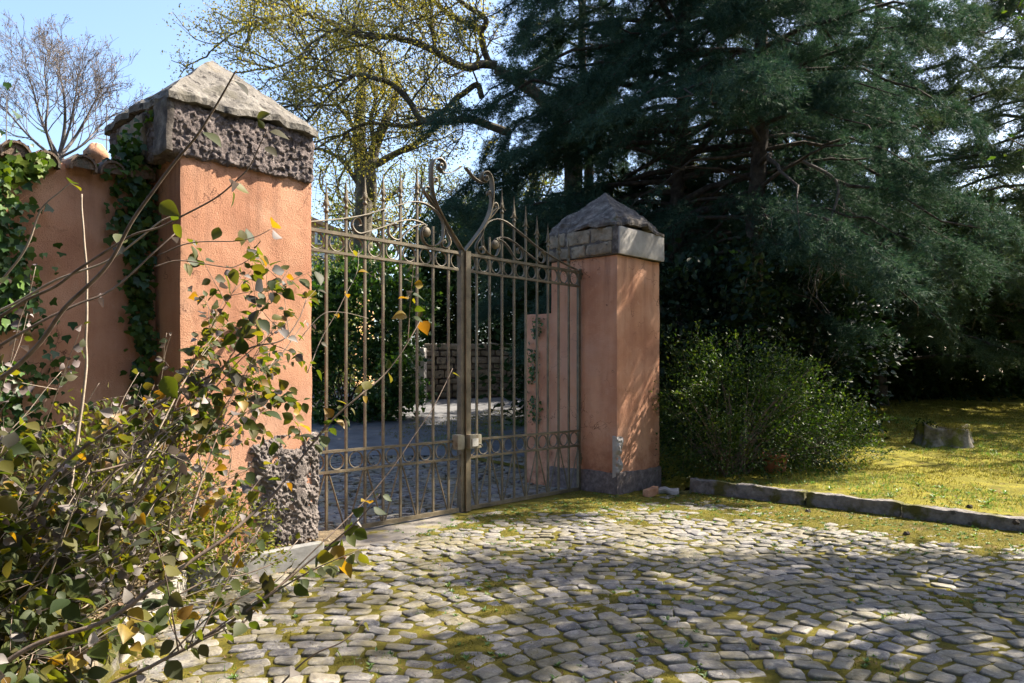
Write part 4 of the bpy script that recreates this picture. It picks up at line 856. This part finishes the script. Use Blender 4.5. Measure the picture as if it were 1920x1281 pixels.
# ---------------- cypresses (feathery grey-green)
def needles(mb, P, D, l, w):
    n = len(P); a = unit(np.cross(D, rdirs(n))); V = np.stack([P-a*w[:, None], P+a*w[:, None], P+D*l[:, None]], 1).reshape(-1, 3); mb.add(V, np.arange(n*3).reshape(-1, 3))
def cypress(label, bx, by, height, rad, zlow, nbr, seed, mat=CEDL, dens=1., lean=(0, 0), trunk_r=.2, azr=None, prune=-.25, dead=0, zb=None, prof_=1.4):
    r = np.random.default_rng(seed); z0 = float(gz(np.array([bx]), np.array([by]))[0])
    root = thing('cypress_tree', label, 'tree', (bx, by, z0)); tb = MB(); nb = MB()
    zt = np.linspace(0, height, 14); tk = np.stack([bx+lean[0]*zt+.10*np.sin(zt*.9+seed), by+lean[1]*zt+.08*np.cos(zt*.7+seed), z0-.1+zt], -1)
    tb.tube(tk, trunk_r*(1-.82*zt/height)+.02, 9)
    BP, BD, BLn = [], [], []
    for i in range(nbr):
        f = (i+r.uniform(0, 1))/nbr; z = zlow+(height-zlow)*f**.95; az = i*2.39996+r.uniform(-.4, .4)
        L = rad*(1-.80*f**prof_)*r.uniform(.65, 1.15)
        if f < .12: L *= .8
        o = along(tk, np.array([z/height]))[0]; h = np.array([math.cos(az), math.sin(az), 0]); s = np.linspace(0, 1, 9)[:, None]; up0 = r.uniform(.0, .4); dr = r.uniform(.25, .65)
        P = o+h*L*s+ZU*L*(up0*s-dr*s*s)+r.normal(size=(9, 3))*.03*L*s
        if (P[-1, 0] < 3.4) & (P[-1, 1] < 11.9) & (P[-1, 2] < 5.2) or (P[6, 0] < 3.4) & (P[6, 1] < 11.9) & (P[6, 2] < 5.2): continue
        tb.tube(P, np.linspace(.012*L+.012, .005, 9), 5, cap=False)
        m = int(L*23*dens); ts = r.uniform(.22, 1., m); q = along(P, ts); T = tang(P, ts); side = np.cross(T, ZU)
        sg = r.choice([-1, 1], m)[:, None]; D = unit(T*.75+side*sg*r.uniform(.2, 1.1, (m, 1))+ZU*r.normal(0, .28, (m, 1)))
        ln = r.uniform(.35, .9, m)*(1.15-.45*ts)*(.55+.12*L)
        if prune > -1:
            ok = (fbm(q*.75, 2, seed) > prune*.5-.02) & (fbm(q*1.7, 2, seed+7) > -.2); q, D, ln = q[ok], D[ok], ln[ok]
        BP.append(q); BD.append(D); BLn.append(ln)
    BP, BD, BLn = map(np.concatenate, (BP, BD, BLn)); m = len(BP)
    # twigs and sprays of fine needles
    K = 17; J = 7; t = r.uniform(.1, 1, (m, K)); spr = BP[:, None]+BD[:, None]*(BLn[:, None]*t)[..., None]-ZU*(BLn[:, None]*t*t*.42)[..., None]
    spr = spr+r.normal(size=spr.shape)*.05*(1-.4*t[..., None])*BLn[:, None, None]*2.2
    pos = np.repeat(spr.reshape(-1, 3), J, 0); dd = np.repeat(np.repeat(BD, K, 0), J, 0); nn = len(pos); D = unit(dd+r.normal(size=(nn, 3))*.62)
    ok = (pos[:, 2] > gz(pos[:, 0], pos[:, 1])+.15) & ~((pos[:, 0] < 3.4) & (pos[:, 1] < 11.9) & (pos[:, 2] < 5.0))
    pos, D = pos[ok], D[ok]; needles(nb, pos, D, r.uniform(.06, .13, len(pos)), r.uniform(.0026, .0052, len(pos)))
    tb.build('trunk', BARK, root, True); nb.build('crown', mat, root)
    return root, tk
cA, tkA = cypress('blue-green feathery cypress whose drooping crown hangs behind the shaded pillar', 3.3, 14.8, 12., 4.9, 2.7, 160, 1, dens=1.6, trunk_r=.17, prune=-.4, prof_=3.)
cE, tkE = cypress('slender dark cypress in the gap behind the drooping crown, left of the first trunk', 1.7, 17.6, 11.5, 3.1, 2.2, 80, 9, dens=1.3, trunk_r=.16, prune=-.5, prof_=2.2)
cB, tkB = cypress('tall dark cypress with a straight bare trunk, second from the shaded pillar', 4.25, 13.1, 12.5, 3.3, 3.7, 105, 2, dens=1.25, trunk_r=.18, prune=-.3, prof_=2.4)
cC, tkC = cypress('grey-green cypress behind the stump with low boughs over the lawn', 9.0, 18.6, 12.5, 4.7, 1.3, 115, 3, CEDG, dens=1.3, trunk_r=.19, prune=-.35, prof_=2.2)
cD, tkD = cypress('paler cypress at the picture edge, its boughs catching the sun', 13.6, 19.6, 12.5, 4.6, 1.2, 110, 4, CEDG, dens=1.3, trunk_r=.2, prune=-.35, prof_=2.2)
# dead branch hanging in front of the dark bushes
db = MB(); P = catmull([up(1500, 300, 12.6), up(1568, 340, 12.4), up(1562, 400, 12.3), up(1545, 440, 12.2), up(1535, 500, 12.2), up(1540, 520, 12.2)], 5); db.tube(P, np.linspace(.03, .008, len(P)), 6, cap=False); tp = []
for i in range(26):
    t = rng.uniform(.3, 1); q = along(P, np.array([t]))[0]; d = unit(np.array([rng.normal()*.8, rng.normal()*.4, -.8])); grow(db, tp, q, d, rng.uniform(.3, .7), .008, 0, 1, .7, -.2, .22, 4, .6, (2, 3), None, .0025, 4)
tag(db.build('dead_branch', GREYB, None, True, tuple(P[0])), 'bare pale dead branch hanging in front of the dark bushes, above the green bush', 'branch')

# ---------------- background hedges and trees
def hedge(label, c, rad, ncl, per, size, mat, seed, stems=10, name='evergreen_shrub', tpl=(L5, L5F), csz=.5, shell=.6):
    b = thing(name, label, 'shrub', (c[0], c[1], float(gz(np.array([c[0]]), np.array([c[1]]))[0])), 'dark shrubs closing the garden')
    bush(b, c, rad, ncl, per, size, mat, tpl, stems, csz, BARK, .6, seed, shell=shell); return b
HD = [((1.9, 16.5, 1.9), (1.6, 1.1, 2.3), 'dark evergreen shrub behind the wall stub, seen through the shaded gate leaf'), ((4.2, 17.6, 2.3), (2., 1.4, 2.6), 'dark evergreen shrub behind the first cypress trunk'),
      ((7.2, 19.2, 2.4), (2.2, 1.5, 2.4), 'dark evergreen shrub between the second and third cypress trunks'), ((10.4, 20.5, 2.5), (2.4, 1.6, 2.5), 'dark evergreen shrub behind the stump and the low boughs'),
      ((13.6, 21.5, 2.6), (2.5, 1.7, 2.6), 'dark evergreen shrub at the far end of the lawn'), ((17., 22., 2.7), (2.8, 1.8, 2.8), 'outermost dark evergreen shrub of the lawn'), ((5.6, 21.5, 2.2), (2.4, 1.5, 2.2), 'dark shrub in the second row, behind the cypresses'),
      ((.2, 26.8, 3.4), (3., 1.5, 3.), 'tall dark hedge far across the road, closing the view through the gate')]
for i, (c, r_, l) in enumerate(HD): hedge(l, (c[0], c[1], c[2]+.6), (r_[0]*1.1, r_[1], r_[2]*1.15), 420, 34, .19, HEDGL, 200+i)
# ivy-clad bank behind the gate
b = thing('ivy_bank', 'glossy ivy thicket over the bank beyond the sunlit gate leaf', 'ivy', (-4.2, 17.2, .5))
bush(b, (-4.0, 17.9, 2.0), (1.95, 1.3, 2.2), 520, 40, .105, IVYL, (IV, IVF), 20, .32, BARK, .5, 301, shell=.72)
b = thing('ivy_bank', 'sunnier green shrub above the ivy thicket, below the house', 'ivy', (-5.2, 20.5, .7))
bush(b, (-5.4, 20.5, 3.0), (1.8, 1.3, 2.2), 260, 32, .10, LITEL, (L5, L5F), 14, .4, BARK, .5, 302, shell=.6)
b = thing('ivy_bank', 'dark leafy hedge overhanging the rough stone wall across the road', 'hedge', (-.6, 24.2, .9))
bush(b, (-.8, 24.3, 3.9), (3.2, 1.4, 2.7), 700, 46, .15, HEDGL, (L5, L5F), 16, .42, BARK, .5, 303, shell=.6)
b = thing('evergreen_shrub', 'grey-green shrub at the far bend of the road above the rough wall', 'shrub', (2.6, 23.5, 1.))
bush(b, (2.6, 23.5, 3.4), (2.2, 1.3, 3.), 480, 40, .16, HEDGL, (L5, L5F), 14, .42, BARK, .5, 304, shell=.6)
# backdrop trees that give the gaps their yellow green
def looktree(label, x, y, hgt, rad, seed, mat=LITEL, nl=16, size=.09):
    z0 = float(gz(np.array([x]), np.array([y]))[0]); t = thing('deciduous_tree', label, 'tree', (x, y, z0), 'trees far behind the garden'); mb = MB(); tips = []
    mb.tube([(x, y, z0-.1), (x+.1, y, z0+hgt*.3), (x, y+.1, z0+hgt*.55)], [.24, .18, .12], 8, cap=False)
    for i in range(26):
        q = np.array([x, y, z0+hgt*rng.uniform(.22, .6)]); az = i*2.4; d = unit(np.array([math.cos(az), math.sin(az), rng.uniform(.1, 1.2)])); grow(mb, tips, q, d, rad*rng.uniform(.4, .75), .07, 0, 3, .75, .1, .16, 4, .62, (2, 3), None, .006, 6)
    mb.build('trunk', OAKB, t, True); tipleaves(tips, nl, size, mat, t, .2)
looktree('pale green tree far behind the first and second cypress', 6.5, 27., 10, 3.6, 1)
looktree('pale green tree far behind the third cypress', 12.5, 28., 9.5, 3.8, 2)
looktree('pale green tree far off at the end of the lawn', 19., 27., 9.5, 3.8, 3)
looktree('greener tree across the road beyond the gate crest', .3, 29., 10.5, 3.4, 4)
looktree('loose-crowned tree outside the picture beyond the far end of the kerb lawn', 14.6, 14.2, 9.5, 2.6, 6, PRIVL, 5, .09)  # unseen tree, added so its loose crown dapples the lawn with shade
looktree('pale tree across the road, between the house and the gate crest', -4.6, 27., 9.5, 3.2, 5)

# tree standing outside the picture whose crown shades the near cobbles
SHT = thing('deciduous_tree', 'leafy tree outside the picture whose crown throws dappled shade on the near cobbles', 'tree', (8.1, 7.3, .2)); mb = MB(); tips = []
mb.tube([(8.1, 7.3, .1), (8.1, 7.4, 2.2), (8.1, 7.4, 5.2), (8.1, 8.6, 8)], [.22, .18, .13, .08], 8, cap=False)
for i in range(34):
    q = np.array([8.1, 7.4, rng.uniform(4.6, 6.2)]); az = i*2.4; d = unit(np.array([math.cos(az), 1.05*math.sin(az), rng.uniform(-.25, .6)])); grow(mb, tips, q, d, rng.uniform(.8, 1.5), .05, 0, 3, .75, .05, .18, 4, .62, (2, 3), None, .006, 6)
for i in range(12):
    q = np.array([8.1, 8.9, rng.uniform(7.6, 8.8)]); az = i*2.4; d = unit(np.array([math.cos(az), math.sin(az), rng.uniform(-.1, .7)])); grow(mb, tips, q, d, rng.uniform(.6, 1.1), .045, 0, 3, .75, .05, .18, 4, .62, (2, 3), None, .006, 6)
for c0, nn_, rr_ in (((7.2, 8.7, 7.2), 13, .95), ((7.6, 5.4, 5.0), 20, 1.25)):
    mb.tube(catmull([(8.1, 7.4, 4.4), ((8.1+c0[0])/2, (7.4+c0[1])/2, (4.6+c0[2])/2+.3), c0], 4), np.linspace(.1, .04, 9), 7, cap=False)
    for i in range(nn_):
        q = np.array(c0)+rng.normal(size=3)*.35; az = i*2.4; d = unit(np.array([math.cos(az), math.sin(az), rng.uniform(-.3, .5)])); grow(mb, tips, q, d, rr_*rng.uniform(.5, 1.), .04, 0, 3, .75, .05, .18, 4, .62, (2, 3), None, .006, 6)
tm = np.array([t.mean(0) for t in tips]); kp = fbm(tm*1.25, 2, 77) > -.13; tips = [t for t, k in zip(tips, kp) if k]
mb.build('trunk', OAKB, SHT, True); tipleaves(tips, 9, .10, PRIVL, SHT, .15)
# unseen trees added round the camera to block sky light and deepen shade
for i, (tx, ty, th_, tr_) in enumerate(((3.0, -5.0, 10, 4.6), (-3.5, -4.5, 10, 4.6), (8.5, -2.5, 10, 4.4), (-8.5, -.5, 9, 4.), (14., 2.5, 10, 4.2))):
    z0 = 0.; t = thing('deciduous_tree', ['garden tree behind the photographer, in line with the kerb', 'garden tree behind the photographer, on the shrub side', 'garden tree outside the picture, between shade tree and photographer', 'garden tree outside the picture beside the planting bed', 'garden tree far outside the picture beyond the lawn kerb'][i], 'tree', (tx, ty, z0), 'trees of the garden outside the picture'); mb = MB(); tips = []
    mb.tube([(tx, ty, -.1), (tx, ty, th_*.4), (tx+.2, ty, th_*.7)], [.25, .2, .1], 8, cap=False)
    for k in range(26):
        q = np.array([tx, ty, th_*rng.uniform(.2, .7)]); az = k*2.4; d = unit(np.array([math.cos(az), math.sin(az), rng.uniform(-.1, .9)])); grow(mb, tips, q, d, tr_*rng.uniform(.35, .6), .07, 0, 2, .8, .1, .16, 4, .62, (2, 3), None, .006, 6)
    mb.build('trunk', OAKB, t, True); tipleaves(tips, 75, .27, HEDGL, t, .6)

# ---------------- stone wall across the road, house, mast
def masonry(name, label, P0, P1, hgt, thick, mat, z0a, z0b, ch=.17):
    P0, P1 = np.array(P0, float), np.array(P1, float); L = np.linalg.norm(P1-P0); t = (P1-P0)/L; w = np.array([t[1], -t[0]])
    root = thing(name, label, 'wall', (*((P0+P1)/2), z0a)); mb = MB(); c = (P0+P1)/2-w*.05
    T3, W3 = np.array([t[0], t[1], (z0b-z0a)/L]), np.array([w[0], w[1], 0])
    mb.box([c[0], c[1], (z0a+z0b)/2+hgt/2-.1], [T3, W3, ZU], (L/2-.02, thick/2, hgt/2+.06)); mb.build('wall_core', LAVA, root)
    mb = MB(); z = 0
    while z < hgt:
        h = ch*random.uniform(.75, 1.25); x = 0
        while x < L:
            l = random.uniform(.22, .5); l = min(l, L-x+.01); p = P0+t*(x+l/2); zz = z0a+(z0b-z0a)*x/L+z+h/2; pd = random.uniform(.0, .05)
            def fn(a, b, c_, p=p, zz=zz, pd=pd): return np.stack([p[0]+t[0]*a+w[0]*(b+thick/2+pd-.05), p[1]+t[1]*a+w[1]*(b+thick/2+pd-.05), zz+c_], -1)
            rough_solid(mb, fn, l/2-.012, .07, h/2-.012, .07, .03, 6, int(x*10+z*100), .03); x += l
        z += h
    mb.build('stonework', mat, root, True); return root
masonry('stone_wall', 'rough old wall of squared tuff blocks across the road', (-2.55, 21.6), (1.9, 22.9), 1.5, .4, TUFF, .93, 1.02, .2)
m = MB(); rough_solid(m, lambda a, b, c: np.stack([-2.62+a, 20.9+b, 1.55+c], -1), .24, .3, .78, .06, .02, 3, 7, .02); tag(m.build('wall_pier', SKIM, None, True, (-2.62, 20.9, .85)), 'pale plastered pier at the end of the rough stone wall', 'pier')
hx, hy = -8.1, 31.
hs_ = thing('house', 'ochre house with tiled roof half hidden by trees behind the sunlit pillar', 'house', (hx, hy, 1.1))
m = MB(); m.box((hx, hy, 3.9), np.eye(3), (2.1, 2., 2.9)); hw = m.build('wall', HOUSEM, hs_)
m = MB(); ax = np.eye(3)
for sg in (-1, 1):
    m.box((hx+sg*1.22, hy, 7.2), np.array([[math.cos(.42), 0, -sg*math.sin(.42)], [0, 1, 0], [sg*math.sin(.42), 0, math.cos(.42)]]), (1.40, 2.35, .07))
m.build('roof', TERRA, hs_)
m = MB(); m.add([(hx-2.1, hy-1.98, 6.8), (hx+2.1, hy-1.98, 6.8), (hx, hy-1.98, 7.68), (hx-2.1, hy-1.9, 6.8), (hx+2.1, hy-1.9, 6.8), (hx, hy-1.9, 7.68)], [[0, 1, 2], [4, 3, 5]]); m.build('gable', HOUSEM, hs_)
for wx, wz in ((-1.0, 5.6), (.9, 5.6), (1.05, 6.9)):
    m = MB()
    for o_, h_ in (((-.42, 0), (.05, .62)), ((.42, 0), (.05, .62)), ((0, .6), (.37, .05)), ((0, -.6), (.37, .05)), ((0, 0), (.03, .55))): m.box((hx+wx+o_[0], hy-2.03, wz+o_[1]*(1 if wz < 6 else .5)), np.eye(3), (h_[0], .05, h_[1]*(1 if wz < 6 else .5)))
    f = m.build('window', WHT, hs_); m = MB(); m.box((hx+wx, hy-2.01, wz), np.eye(3), (.38, .02, .56*(1 if wz < 6 else .5))); m.build('pane', GLASS, f)
m = MB(); m.box((hx-1.1, hy+.3, 7.9), np.eye(3), (.28, .25, .6)); m.box((hx-1.1, hy+.3, 8.54), np.eye(3), (.34, .31, .05)); m.build('chimney', HOUSEM, hs_)
# clay chimney cap just above the coping, antenna mast
for px, y0, y1, Z, lab in ((200, 195, 330, 17., 'thin antenna mast with a slanting rod beside the bare tree'), (12, 180, 330, 17.5, 'thin pole rising behind the ivy at the picture edge')):
    a_, b_ = up(px, y0, Z), up(px, y1+140, Z); m = MB(); m.tube([b_, a_], .012, 6)
    if px > 100: m.tube([up(px-8, y0+3, Z), up(px+38, y0+12, Z)], .008, 5); m.tube([up(px+12, y0+2, Z), up(px+12, y0+10, Z)], .008, 5)
    tag(m.build('antenna_mast', DARKM, None, True, tuple(b_)), lab, 'mast')
cx_ = up(180, 300, 8.6); m = MB(); a = np.linspace(0, 2*math.pi, 25)
m.grid(np.stack([np.stack([cx_[0]+r*np.cos(a), cx_[1]+r*np.sin(a), cx_[2]+z+.012*np.sin(a*6)*(z > .1)], -1) for r, z in ((.10, -1.6), (.10, .0), (.13, .02), (.13, .08), (.09, .13), (.06, .17), (.0, .18))], 0))
tag(m.build('chimney_pot', TERRA, None, True, tuple(cx_)), 'clay pot-shaped tile cap showing above the coping beside the pale pyramid cap', 'chimney pot')

# ================================================================== camera, sun, sky
cam = bpy.data.cameras.new('camera'); co = bpy.data.objects.new('camera', cam); C.objects.link(co)
co.location = (0, 0, H); co.rotation_euler = (math.pi/2, 0, 0); cam.sensor_width = 36; cam.lens = F/1920*36; cam.shift_y = (HY-640.5)/1920; cam.clip_end = 4000; cam.clip_start = .02
bpy.context.scene.camera = co
EL = math.radians(45); AZ = math.atan2(.90, .43)              # azimuth clockwise from +Y
sv = Vector((math.sin(AZ)*math.cos(EL), math.cos(AZ)*math.cos(EL), math.sin(EL)))
sl = bpy.data.lights.new('sun', 'SUN'); sl.energy = 5; sl.angle = math.radians(.5); sl.color = (1, .90, .75)
so = bpy.data.objects.new('sun', sl); C.objects.link(so); so.rotation_euler = sv.to_track_quat('Z', 'Y').to_euler()
w = bpy.data.worlds.new('World'); bpy.context.scene.world = w; w.use_nodes = True; nt = w.node_tree
sk = nt.nodes.new('ShaderNodeTexSky'); sk.sky_type = 'NISHITA'; sk.sun_disc = False; sk.sun_elevation = EL; sk.sun_rotation = AZ; sk.air_density = 1.; sk.dust_density = 2.4; sk.ozone_density = 3.
nt.links.new(sk.outputs[0], nt.nodes['Background'].inputs['Color']); nt.nodes['Background'].inputs['Strength'].default_value = .10
sc = bpy.context.scene; sc.view_settings.view_transform = 'Standard'; sc.view_settings.look = 'None'; sc.view_settings.exposure = 1.95; sc.view_settings.gamma = 1
sc.cycles.max_bounces = 6; sc.cycles.diffuse_bounces = 3; sc.cycles.transmission_bounces = 3; sc.cycles.use_denoising = True

print('TRIS', sum(len(o.data.polygons) for o in bpy.data.objects if o.type == 'MESH'))
